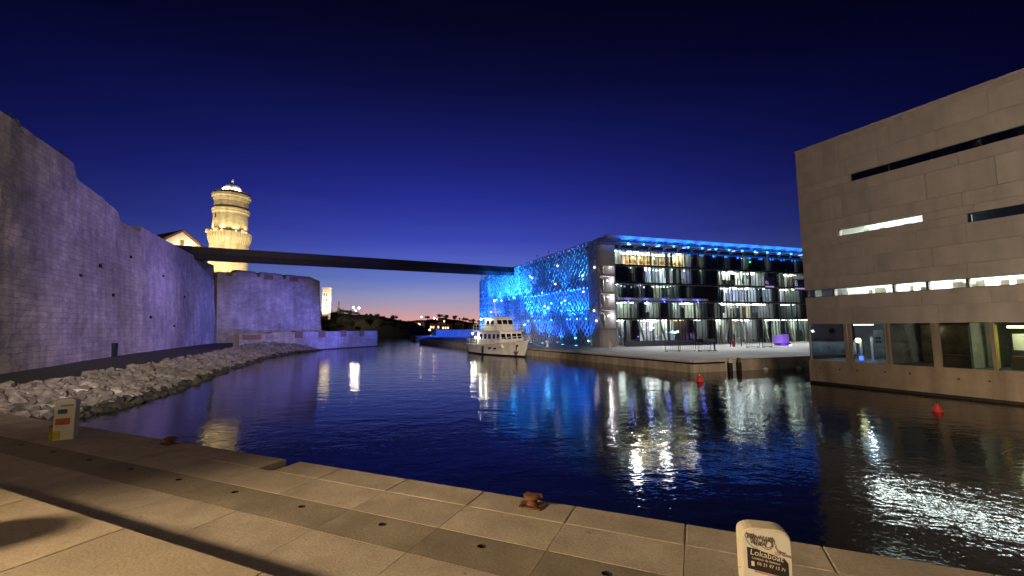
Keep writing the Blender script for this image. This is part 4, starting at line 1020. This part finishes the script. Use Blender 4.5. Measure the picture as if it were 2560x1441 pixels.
# ---- pontoons beyond the yacht
bp_ = thing('concrete_pontoon', 'long low concrete pontoon lit deep blue beyond the yacht', 'pontoon', (-22, 148, WATER))
PFr = frame((-32.4, 143.5, 0), Vector((.84, .54, 0)), Vector((-.54, .84, 0)))
mb = MB(PFr); mb.box(0, 40, 0, 6, -2, .35); mb.build('deck', PALEC, bp_); mb = MB(PFr); mb.box(8, 40, 2, 6, .351, 2.3); mb.build('upper_block', PALEC, bp_)
mb = MB(PFr); mb.box(-.5, -.02, -.3, 1.2, -2, .75); mb.build('end_post', FARW, bp_)
flood(mp(.2, 56.5, 17.6), (-18, 150, .5), (.025, .11, 1.), 80000, 50, 'projector on the far corner of the museum roof turned to the pontoon', None, rad=.3, bulb=emit('projector_lens', (.05, .12, 1.), .8))
wp = thing('timber_pontoon', 'short brown timber landing stage left of the yacht stern', 'pontoon', (-12, 104, WATER))
WFr = frame((-14.2, 106.5, 0), Vector((.86, -.5, 0)), Vector((.5, .86, 0)))
WOOD = mat('timber', (.20, .12, .065), .85, .3, 4)
pm = MB().box(0, .42, 0, 2.4, -.08, 0).mesh('plank', WOOD)
for k in range(14): inst(pm, 'plank', wp, WFr @ Matrix.Translation((k * .47, 0, -.35)))
for k in range(7):
    mb = MB(WFr); mb.tube((k * 1.05 + .1, -.05, -2.2), (k * 1.05 + .1, -.05, -.15), .13, .13, 8); mb.build('pile', WOOD, wp)

# ---- service pedestals on the near quay
PED = mat('pedestal_white', (.66, .63, .56), .55, .07, 3, stain=.1)
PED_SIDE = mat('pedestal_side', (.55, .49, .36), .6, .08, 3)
def pedestal(name, label, s, n, z, wd, dp, h, yaw):
    pos = qp(s, n, z); t = thing(name, label, 'pedestal', pos, 'quay service pedestals')
    M = Matrix.Translation(pos) @ Matrix.Rotation(yaw, 4, 'Z') @ Matrix.Scale(.875, 4); r_ = wd * .5; prof = []
    ht = h - wd * .24
    prof = [(-wd / 2, 0), (wd / 2, 0), (wd / 2, ht)]
    for k in range(1, 12):
        a = math.pi * k / 12; ex = .55
        prof.append((wd / 2 * math.copysign(abs(math.cos(a)) ** ex, math.cos(a)), ht + wd * .24 * math.sin(a) ** .85))
    prof.append((-wd / 2, ht))
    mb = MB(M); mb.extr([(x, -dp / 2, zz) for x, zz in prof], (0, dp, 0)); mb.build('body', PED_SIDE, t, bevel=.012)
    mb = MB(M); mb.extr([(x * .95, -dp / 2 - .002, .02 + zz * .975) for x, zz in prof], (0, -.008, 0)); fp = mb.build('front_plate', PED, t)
    return t, M, fp, ht
ped, PM, fp, pht = pedestal('service_pedestal', 'white rounded pedestal with black boat hire plate and scribbles, front right', *(lambda p: (p.dot(QE), p.dot(QN)))(Vector((2.22, 3.98, 0))), 0, .45, .20, 1.40, R(-14))
fy = -.20 / 2 - .0115
DZ = .095
def ppoly(pts, name, m, y=fy, parent=ped):
    mb = MB(PM); mb.extr([(x, y, z + DZ) for x, z in pts], (0, -.0015, 0)); return mb.build(name, m, parent)
PLATE = mat('plate_dark', (.035, .027, .03), .5, .1, 5)
plate = ppoly([(-.178, .915), (.185, .86), (.185, 1.0), (.15, 1.045), (.10, 1.052), (.02, 1.075), (-.03, 1.085), (-.08, 1.105), (-.178, 1.118)], 'name_plate', PLATE)
CREAM = mat('lettering_cream', (.66, .60, .47), .6, .03)
GREYL = mat('lettering_grey', (.30, .27, .23), .6, .05)
def ptext(txt, x, z, size, m, parent, slope=-.15, y=fy - .0022, sx=1.):
    c_ = math.cos(math.atan(slope)); s_ = math.sin(math.atan(slope))
    M = PM @ Matrix(((c_ * sx, -s_, 0, x), (0, 0, -1, y), (s_ * sx, c_, 0, z + DZ), (0, 0, 0, 1))); return text_mesh(txt, size, 'lettering', m, M, parent, .0006)
ptext('Lokaboat', -.155, 1.052, .076, CREAM, plate, sx=1.05)
ptext('Location de bateaux', -.140, 1.013, .034, CREAM, plate, sx=.92)
ptext('06 31 97 15 71', -.095, .958, .042, CREAM, plate, sx=1.0)
ppoly([(-.145, .945), (-.118, .941), (-.118, .985), (-.145, .989)], 'phone_mark', CREAM, fy - .0022, plate)
ppoly([(-.12, .885), (.185, .838), (.185, .856), (-.12, .905)], 'plate_margin', mat('faded_red', (.45, .24, .17), .7), fy)
DZ = .062
INK = mat('marker_ink', (.13, .10, .085), .7, .05)
def scrib(pts, r_, parent=fp):
    mb = MB(PM)
    for (xa, za), (xb, zb) in zip(pts[:-1], pts[1:]): mb.bar((xa, fy - .001, za + DZ), (xb, fy - .001, zb + DZ), r_ * 2, r_ * 2)
    mb.build('scribble', INK, parent)
rs = random.Random(8)
def zig(x0, x1, z0, z1, n, slope=-.12):
    return [(lerp(x0, x1, k / n) + rs.uniform(-.006, .006), (z0 if k % 2 else z1) + slope * (lerp(x0, x1, k / n) - x0) + rs.uniform(-.012, .012)) for k in range(n + 1)]
scrib(zig(-.17, .06, 1.235, 1.285, 22), .0022); scrib(zig(-.14, .0, 1.185, 1.225, 14), .0022)
for cx, cz, r_ in ((-.165, 1.262, .022), (-.12, 1.262, .02), (-.085, 1.2, .028), (.005, 1.19, .045), (.012, 1.195, .03), (.05, 1.24, .016)):
    scrib([(cx + r_ * math.cos(k * .7 + 1) * 1.2, cz + r_ * math.sin(k * .7 + 1)) for k in range(10)], .0020)
scrib([(-.185, 1.25), (-.175, 1.21), (-.15, 1.175), (-.11, 1.15), (-.08, 1.148)], .002); scrib([(.075, 1.23), (.07, 1.21), (.088, 1.19), (.078, 1.175), (.09, 1.155), (.1, 1.12)], .002)
ptext('Num', .11, 1.100, .05, INK, fp, y=fy - .001); ptext('lama', .105, 1.128, .034, INK, fp, y=fy - .001)
ppoly([(.07, 1.10), (.115, 1.095), (.115, 1.128), (.07, 1.132)], 'sticker', mat('sticker_pink', (.5, .32, .27), .7), fy - .0005)
scrib(zig(-.16, -.10, .80, .825, 8), .0015); scrib([(-.06, .84), (-.055, .79), (-.04, .78), (-.02, .83), (-.005, .78), (.0, .82), (.01, .775), (.02, .81), (.03, .76)], .0018)
for z in (.99, .90): mb = MB(PM); mb.box(-.262, -.226, -.09, -.08, z, z + .012); mb.build('side_clip', PALEC, ped)
ped2, PM2, fp2, _ = pedestal('service_pedestal', 'graffiti covered white pedestal at the left end of the quay beside the rocks', *(lambda p: (p.dot(QE), p.dot(QN)))(Vector((-12.5, 12.15, 0))), 0, .50, .34, 1.28, R(28))
def p2box(x0, x1, z0, z1, m, name):
    mb = MB(PM2); mb.box(x0, x1, -.34 / 2 - .0155, -.34 / 2 - .0105, z0, z1); mb.build(name, m, ped2)
p2box(-.16, .06, .82, .96, mat('tag_blue', (.06, .10, .14), .7, .3, 12), 'paint_patch'); p2box(-.2, .14, .48, .68, mat('tag_red', (.5, .14, .06), .7, .4, 10), 'paint_patch'); p2box(-.1, .2, 1.04, 1.1, GREYL, 'paint_patch')
p2box(-.24, -.06, .05, .3, mat('tag_yellow', (.42, .38, .06), .7, .4, 10), 'paint_patch')
# left pedestal side panel
mb = MB(PM2); mb.box(-.36, -.252, -.1, .12, 0, .48); mb.build('side_box', mat('tag_green', (.25, .22, .06), .8, .4, 8), ped2)

# ---- rusty mooring bollards on the quay edge
def bollard(s, n, label, sc_=1.):
    pos = qp(s, n, .0); t = thing('mooring_bollard', label, 'bollard', pos, 'rusty mooring bollards on the near quay'); M = Matrix.Translation(pos) @ Matrix.Rotation(R(-23), 4, 'Z') @ Matrix.Diagonal((sc_ * 1.1, sc_ * 1.05, sc_ * .78, 1))
    mb = MB(M); mb.extr([(-.2, -.17, .004), (.2, -.17, .004), (.24, .13, .004), (-.24, .13, .004)], (0, 0, .03)); mb.build('base_plate', RUST, t, bevel=.008)
    mb = MB(M); mb.lathe([(.115, .033), (.095, .07), (.085, .12), (.10, .165), (.15, .19), (.155, .225), (.12, .25), (.03, .262)], 18, (.0, .02, 0)); mb.build('post', RUST, t, True)
    mb = MB(M); mb.extr([(-.19, .03, .19), (.19, .03, .19), (.15, .16, .2), (-.15, .16, .2)], (0, 0, .05)); mb.build('horn', RUST, t, bevel=.015)
    for x in (-.13, .14): mb = MB(M); mb.tube((x, -.12, .033), (x, -.12, .06), .03, .025, 8); mb.build('bolt', BLACK, t)
bp0 = Vector((.27, 7.36, 0)); bollard(bp0.dot(QE), 6.97, 'rusty iron mooring bollard on the near quay edge, the closer one', .86)
bp1 = Vector((-9.05, 11.66, 0)); bollard(bp1.dot(QE), 7.0, 'rusty iron mooring bollard far left on the near quay edge', .86)

# ---- buoys
RED = mat('buoy_red', (.42, .03, .02), .5, .15, 6)
def buoy(x, y, sc_, label, cone):
    t = thing('marker_buoy', label, 'buoy', (x, y, WATER), 'red buoys in the basin'); M = Matrix.Translation((x, y, WATER)) @ Matrix.Scale(sc_, 4)
    mb = MB(M)
    if cone: mb.lathe([(.12, -.25), (.30, -.05), (.31, .08), (.10, .48), (.06, .55), (.02, .57)], 18)
    else: mb.lathe([(.05, -.3), (.22, -.12), (.30, .1), (.26, .34), (.14, .5), (.03, .55)], 18)
    mb.build('float', RED, t, True); mb = MB(M); mb.tube((0, 0, .5), (0, 0, .68), .035, .03, 8); mb.build('eye', BLACK if cone else WHITE, t)
buoy(20.3, 20.75, .72, 'red conical buoy floating before the stone building', True); buoy(14.05, 32.35, .85, 'red oval buoy floating off the museum quay corner', False)
for i, (x, y) in enumerate(((23.6, 40.75), (27.5, 41.95), (31.2, 43.1))):
    mb = MB(); mb.ball((x + .1, y - .45, WATER + .06), .22, 7, .8); o = mb.build('mooring_float', WHITE, smooth=True); tag(o, ('left', 'middle', 'right')[i] + ' small white round float of three along the pale quay wall', 'float', 'white floats along the quay wall')
# dark timber fenders in the quay notch
for i, x in enumerate((19.95, 20.95)):
    p = Vector((x, 39.45 + i * .35, 0)); mb = MB(); mb.box(p.x - .16, p.x + .16, p.y - .2, p.y + .14, -2.2, -.42); o = mb.build('fender_post', BLACK)
    tag(o, 'black fender post in the quay notch, ' + ('left one of the pair' if i == 0 else 'right one of the pair'), 'fender', 'fender posts')
    mb = MB(); mb.box(p.x - .12, p.x + .12, p.y - .17, p.y + .1, -.419, .0); mb.build('cap', RUST if i else PALEC, o)

# ---- things on the esplanade
def crowd_barrier(x, y, yaw, which):
    t = thing('crowd_barrier', 'grey steel barrier on the pale esplanade, ' + which, 'barrier', (x, y, -.15), 'steel barriers on the esplanade'); M = Matrix.Translation((x, y, -.15)) @ Matrix.Rotation(yaw, 4, 'Z')
    mb = MB(M); mb.path([(-1, 0, .12), (-1, 0, 1.08), (1, 0, 1.08), (1, 0, .12), (-1, 0, .12)], .035, 6); mb.build('frame', DARKM, t)
    for k in range(1, 8): mb = MB(M); mb.tube((-1 + k * .25, 0, .12), (-1 + k * .25, 0, 1.08), .018, .018, 5); mb.build('bar', DARKM, t)
    for sx in (-.8, .8): mb = MB(M); mb.box(sx - .03, sx + .03, -.3, .3, 0, .05); mb.box(sx - .02, sx + .02, -.02, .02, .05, .12); mb.build('foot', DARKM, t)
for x, y, a, l_ in ((19.6, 52.4, .2, 'leftmost of six'), (21.7, 53.2, -.5, 'second from left'), (23.6, 52.6, .35, 'third from left'), (25.4, 53.8, 1.2, 'turned edge on, fourth from left'), (34.0, 60.5, .1, 'right of the red hydrant'), (36.2, 60.8, .4, 'nearest the purple hoarding')): crowd_barrier(x, y, a, l_)
hd = thing('purple_hoarding', 'purple lit panel hoarding standing on the esplanade before the glass front', 'hoarding', (41.5, 66, -.15))
HFr = frame((40, 65.5, 0), Vector((.96, .28, 0)), Vector((-.28, .96, 0)))
PUR = mat('hoarding_purple', (.45, .30, .72), .6, .25, 3)
for k in range(3): mb = MB(HFr); mb.box(k * 1.05, k * 1.05 + 1.02, 0, .08, .25 - .05 * k, 1.45 + .06 * k); mb.build('panel', PUR, hd)
mb = MB(HFr); mb.box(.8, 2.8, -.5, .5, -.149, .2); mb.build('base', mat('hoarding_base', (.10, .04, .3), .6), hd)
for x in (.2, 1.6, 3.0): mb = MB(HFr); mb.box(x, x + .06, .09, .15, -.149, 1.3); mb.build('post', DARKM, hd)
mb = MB(HFr); mb.box(1.4, 1.7, -1.6, -1.4, -.14, .0); mb.build('uplighter', emit('purple_lamp', (.6, .4, 1), 8), hd); lamp('SPOT', HFr @ Vector((1.5, -1.5, .1)), (.55, .35, 1.), 130, hd, HFr @ Vector((1.5, 0, .9)), 130, .7)
rc = thing('hydrant', 'small red hydrant post on the esplanade between two dark poles', 'hydrant', (32.6, 63, -.15)); mb = MB(); mb.lathe([(.2, -.15), (.2, .5), (.24, .55), (.2, .72), (.05, .8)], 12, (32.6, 63, 0)); mb.build('body', RED, rc, True); mb = MB(); mb.tube((32.3, 63, .3), (32.9, 63, .3), .07, .07, 8); mb.build('outlet', RED, rc)
for i, (x, y) in enumerate(((32.0, 62.8), (33.9, 63.3))):
    t = thing('dark_pole', 'thin dark pole just ' + ('left' if i == 0 else 'right') + ' of the red hydrant', 'pole', (x, y, -.15), 'dark poles by the hydrant'); mb = MB(); mb.tube((x, y, -.15), (x, y, 1.15), .07, .06, 8); mb.build('shaft', DARKM, t); mb = MB(); mb.ball((x, y, 1.2), .1, 6); mb.build('cap', DARKM, t)
for i, (x, y, l_) in enumerate(((13.2, 57.8, 'white stub bollard on the museum promenade by the lattice corner'), (5.5, 67.5, 'white stub bollard on the promenade beside the yacht bow'))):
    t = thing('stub_bollard', l_, 'bollard', (x, y, -.15), 'white bollards on the promenade'); mb = MB(); mb.lathe([(.2, -.15), (.17, .0), (.16, .62), (.19, .66), (.19, .8), (.05, .86)], 12, (x, y, 0)); mb.build('post', WHITE, t, True); mb = MB(); mb.lathe([(.28, -.149), (.28, -.1)], 12, (x, y, 0)); mb.build('base', PALEC, t)
ct = thing('cargo_trike', 'dark cargo tricycle parked at the foot of the glass front', 'tricycle', (30.4, 69, -.15)); CFr = frame((29.6, 68.8, -.15), Vector((.95, .3, 0)), Vector((-.3, .95, 0)))
mb = MB(CFr); mb.box(0, 1.1, -.35, .35, .45, 1.05); mb.build('box', BLACK, ct)
mb = MB(CFr); mb.path([(1.1, 0, .5), (1.7, 0, .45), (1.9, 0, .9), (1.75, 0, 1.1)], .03, 6); mb.path([(1.7, 0, .45), (2.3, 0, .36)], .03, 6); mb.build('frame', DARKM, ct)
for x, y in ((.4, -.42), (.4, .42), (2.3, 0)):
    P = [(x + .34 * math.cos(k * math.pi / 9), y, .36 + .34 * math.sin(k * math.pi / 9)) for k in range(19)]; mb = MB(CFr); mb.path(P, .03, 6); wl = mb.build('wheel', BLACK, ct); mb = MB(CFr); mb.tube((x, y - .05, .36), (x, y + .05, .36), .05, .05, 8); mb.build('hub', WHITE, wl)
mb = MB(CFr); mb.box(1.7, 1.95, -.09, .09, 1.1, 1.16); mb.build('saddle', BLACK, ct)

# ---- trees, houses and lights on the headland and far shore
LEAF = mat('dark_leaves', (.045, .055, .025), .9, .4, 1.)
TRUNK = mat('bark', (.06, .045, .03), .95)
def crown_mesh(seed, rx, rz, n, leaf, cyp=False):
    rn = random.Random(seed); mb = MB(); clumps = [(rn.gauss(0, .42) * rx, rn.gauss(0, .42) * rx, rn.uniform(-.5, .6) * rz, rn.uniform(.25, .5)) for _ in range(9)]
    for k in range(n):
        if cyp:
            h_ = rn.random(); r_ = rx * (1 - h_) ** .7 * (.55 + .45 * rn.random()); a = rn.random() * 6.28; c = Vector((r_ * math.cos(a), r_ * math.sin(a), h_ * rz * 2))
        else:
            cx, cy, cz, cr = rn.choice(clumps); d_ = Vector((rn.gauss(0, 1), rn.gauss(0, 1), rn.gauss(0, .8))).normalized() * rn.random() ** .5; c = Vector((cx, cy, cz + rz)) + d_ * cr * rx * 1.1
        a = Vector((rn.gauss(0, 1), rn.gauss(0, 1), rn.gauss(0, 1))).normalized() * leaf; b = a.cross(Vector((rn.gauss(0, 1), rn.gauss(0, 1), rn.gauss(0, 1))).normalized()) * .8
        mb.poly([c - a, c - b, c + a, c + b])
    return mb.mesh('crown', LEAF, fix=False)
CR = [crown_mesh(k, 2.6, 1.7, 420, .34) for k in range(4)]; CY = crown_mesh(9, 1.0, 3.2, 380, .3, True); PI_ = crown_mesh(12, 3.4, 1.0, 420, .34)
TK = MB().tube((0, 0, -1), (.1, 0, 2.0), .25, .12, 7).tube((.1, 0, 1.6), (.8, .2, 2.9), .09, .04, 5).tube((.1, 0, 1.6), (-.7, -.2, 2.8), .09, .04, 5).mesh('trunk', TRUNK)
def tree(x, y, z, me, h0, sc_, label, group):
    t = thing('tree', label, 'tree', (x, y, z), group); inst(TK, 'trunk', t, Matrix.Translation((x, y, z)) @ Matrix.Scale(sc_, 4)); inst(me, 'crown', t, Matrix.Translation((x, y, z + h0 * sc_)) @ Matrix.Rotation(random.random() * 6, 4, 'Z') @ Matrix.Scale(sc_, 4))
def headz(x):
    pl = [(-190, 14), (-125, 13.2), (-108, 13), (-92, 11.8), (-76, 9.4), (-64, 7.2), (-57, 4.6), (-54, .6)]
    for (a, za), (b, zb) in zip(pl[:-1], pl[1:]):
        if a <= x <= b: return lerp(za, zb, (x - a) / (b - a))
    return 1
rn = random.Random(31)
tree(-98.2, 240, headz(-98) - .6, CY, .2, 1.0, 'slim dark cypress on the skyline beside the lit square tower', 'trees on the headland')
for k in range(16):
    x = -112 + k * 3.55 + rn.uniform(-1, 1); y = 240 + (-54 - x) * .25 + rn.uniform(-3, 5)
    tree(x, y, headz(x) - 1.1 + rn.uniform(-.6, .2), CR[k % 4], .2, rn.uniform(.5, .95), ORD[k] + ' dark tree from the left along the black headland crest', 'crest trees')
for k in range(9):
    x = -108 + k * 6 + rn.random() * 3; q = rn.random(); y = 233 + (-54 - x) * .22 - 6 * q
    tree(x, y - 4, headz(x) * lerp(.75, .2, q) - .6, CR[k % 4], .1, rn.uniform(.7, 1.2), ORD[k] + ' dark tree from the left on the unlit headland slope', 'slope trees')
for k, (x, y, z, s_, me) in enumerate(((-77, 386, 9.6, 1.0, CR[0]), (-66, 388, 12, 1.1, PI_), (-61, 388, 11, 1.2, PI_), (-52, 388, 9, 1.2, CR[1]), (-43, 390, 7, 1.3, CR[2]), (-36, 392, 5.6, 1.2, CR[3]), (-30, 394, 4.6, 1.2, CR[1]))):
    tree(x, y, z, me, 1.0, s_, ORD[k] + ' small dark tree from the left against the pink sky on the far shore', 'far shore trees')
for i, (px_, py_, sz_) in enumerate(((-36.8, 29.5, 1.0), (-38.8, 32.6, 1.15), (-40.2, 35.2, .9))):
    pos = Vector((px_, py_, 16.2)); t = thing('shrub', 'dark shrub on top of the high fort wall, ' + ('leftmost', 'middle', 'rightmost')[i] + ' of three', 'shrub', pos, 'shrubs on the fort wall')
    inst(TK, 'stem', t, Matrix.Translation(pos - Vector((0, 0, 1.4))) @ Matrix.Scale(.6, 4)); inst(CR[i], 'crown', t, Matrix.Translation(pos + Vector((-.6, 0, -.95))) @ Matrix.Scale(sz_ * .8, 4))
HW = mat('house_wall', (.33, .27, .2), .9, .15, .4)
ROOF = mat('house_roof', (.16, .08, .05), .9, .2, 1)
def house(x, y, z, w_, h_, lit, label):
    t = thing('far_house', label, 'house', (x, y, z), 'houses on the far shore'); mb = MB(); mb.box(x, x + w_, y, y + 7, z - 3, z + h_); mb.build('wall', HW, t)
    mb = MB(); mb.extr([(x - .4, y - .4, z + h_), (x - .4, y + 7.4, z + h_), (x - .4, y + 3.5, z + h_ + 1.6)], (w_ + .8, 0, 0)); mb.build('roof', ROOF, t)
    n = int(w_ / 2.2)
    for k in range(n):
        m_ = emit('far_window', (1, .82, .45), 3.2) if k in lit else BLACK
        mb = MB(); mb.box(x + .6 + k * 2.2, x + 1.6 + k * 2.2, y - .05, y + .1, z + .6, z + 2.2); mb.build('window', m_, t)
for x, y, z, w_, h_, lit, l_ in ((-87, 380, 5, 8, 3.5, (1,), 'tan house left of the shore lamps on the far shore'), (-73, 376, 2.2, 9, 3.2, (0, 1, 3), 'low house with lit windows near the water on the far shore'), (-62, 374, 1.5, 9, 3.4, (0, 1, 2), 'waterside house with the brightest windows on the far shore'), (-67, 384, 7.5, 7, 3, (2,), 'house high on the far shore under the pine'),
                                (-51, 380, 3.5, 8, 3.2, (), 'unlit tan house in the middle of the far shore'), (-41, 382, 2, 8, 3.4, (), 'unlit brown house right of the middle of the far shore'), (-31, 386, 1.2, 8, 3.0, (), 'unlit house nearest the museum on the far shore')): house(x, y, z, w_, h_, lit, l_)
def mast_lamp(x, y, z, h_, col, power, r_, label, group, s_):
    t = thing('street_lamp', label, 'lamp', (x, y, z), group); mb = MB(); mb.tube((x, y, z), (x, y, z + h_), .12, .07, 7); mb.build('post', DARKM, t); mb = MB(); mb.ball((x, y, z + h_ + r_), r_, 7); mb.build('globe', emit('globe_%.2f_%.2f' % (col[1], s_), col, s_), t); lamp('POINT', (x, y - r_ - .3, z + h_ + r_), col, power, t)
for i, (x, z) in enumerate(((-88.3, 14.2), (-85.4, 13.8), (-87.0, 12.6))): mast_lamp(x, 236, z - 4, 4, (1, .80, .66), 500, .5 if i < 2 else .34, 'white globe lamp ' + ('at the left', 'at the right', 'lowest')[i] + ' of three on the headland crest', 'headland lamps', 130)
for i, (x, y, z, col, l_) in enumerate(((-72, 318, 4.6, (1, .12, .05), 'red signal lamp at the tip of the headland'), (-69.2, 318, 4.5, (1, .92, .75), 'white lamp beside the red signal lamp'), (-66, 340, .6, (.9, .95, 1), 'white waterside lamp at the foot of the far shore'), (-79.5, 372, 11.5, (1, .85, .5), 'lamp on the highest roof of the far shore'), (-68, 370, 10.3, (1, .9, .65), 'bright white lamp under the far pine'), (-65.2, 368, 9.4, (1, .1, .08), 'red lamp just right of the bright white lamp under the far pine'))):
    mast_lamp(x, y, z - 1.5 if z > 1 else z - 1.6, 2, col, 900, .62 if i in (0, 4) else .48, l_, 'far shore lamps', 16)

# ---- street lamps on the square behind the camera and along the left path (they light the quay and walls)
SOD = (1., .74, .43)
def street_lamp(x, y, z, h_, power, label, aim=None, size=150, col=SOD):
    t = thing('quay_lamp', label, 'lamp', (x, y, z), 'tall street lamps on the square'); mb = MB(); mb.tube((x, y, z), (x, y, z + h_), .1, .06, 10); mb.build('post', DARKM, t)
    mb = MB(); mb.lathe([(.18, 0), (.18, .12), (.1, .3)], 12, (x, y, z)); mb.build('base', DARKM, t)
    mb = MB(); mb.lathe([(.1, -.02), (.3, .0), (.34, .1), (.1, .22)], 14, (x, y, z + h_)); mb.build('lamp_head', DARKM, t)
    mb = MB(); mb.lathe([(.2, -.07), (.26, -.03)], 14, (x, y, z + h_)); mb.build('lens', BULB_S, t)
    lamp('SPOT', (x, y, z + h_ - .12), col, power, t, aim or (x, y + .01, 0), size, .8, .7)
street_lamp(-20.0, -2.0, 1.35, 6.2, 40000, 'street lamp on the left of the square', (3.5, 3.6, -2), 54)
street_lamp(-12.0, -6.0, 1.35, 7, 1500, 'lower street lamp near the steps on the left of the square', (-12, 12, 0), 90)
street_lamp(7.5, -9.0, 1.35, 8.5, 2600, 'street lamp on the square behind the camera', (4, 6, 0), 150)
street_lamp(17.0, 2.0, -.0, 8.5, 8200, 'street lamp by the quay opposite the stone building', (26, 22, 6), 165, (1, .82, .64))
street_lamp(-24.5, 9.0, .3, 8.5, 15000, 'street lamp beside the path under the fort wall', (-36, 22, 16), 110)
# added unseen mast: its heads brighten the yacht, quay wall, rocks and fort
fm = thing('added_mast', 'added unseen mast with floodlight heads behind the camera', 'lamp', (3, -16, 1.35))
mb = MB(); mb.tube((3, -16, 1.35), (3, -16, 15.5), .2, .12, 12); mb.build('post', DARKM, fm); mb = MB(); mb.bar((1.8, -16, 15.4), (4.2, -16, 15.4), .12); mb.build('crossbar', DARKM, fm)
flood((3.9, -15.8, 15.7), (-1.5, 65, .5), (1, .80, .60), 210000, 15, '', parent=fm, bulb=BULB_S)
flood((3.3, -15.8, 15.9), (15, 42, -2.5), (1, .78, .52), 60000, 20, '', parent=fm, bulb=BULB_S)
flood((2.1, -15.8, 15.7), (-31, 48, 0), (1, .84, .72), 70000, 27, '', parent=fm, bulb=BULB_S)
flood((2.5, -15.8, 16.0), (-36, 36, 12), (1, .82, .80), 50000, 38, '', parent=fm, bulb=BULB_S)
# added unseen drum on the steps, put there to cast the tread shadow
ac = thing('shadow_caster', 'added unseen drum with domed lid casting a shadow on the steps at the far left', 'shadow caster', (-8.4, 4.5, .45))
mb = MB(); mb.lathe([(.5, .45), (.5, .55), (.42, .57), (.42, 1.35)], 20, (-8.4, 4.5, 0)); mb.build('drum', PALEC, ac, True)
mb = MB(); mb.lathe([(.5, 1.35), (.52, 1.42), (.36, 1.6), (.05, 1.7)], 20, (-8.4, 4.5, 0)); mb.build('cap', DARKM, ac, True)
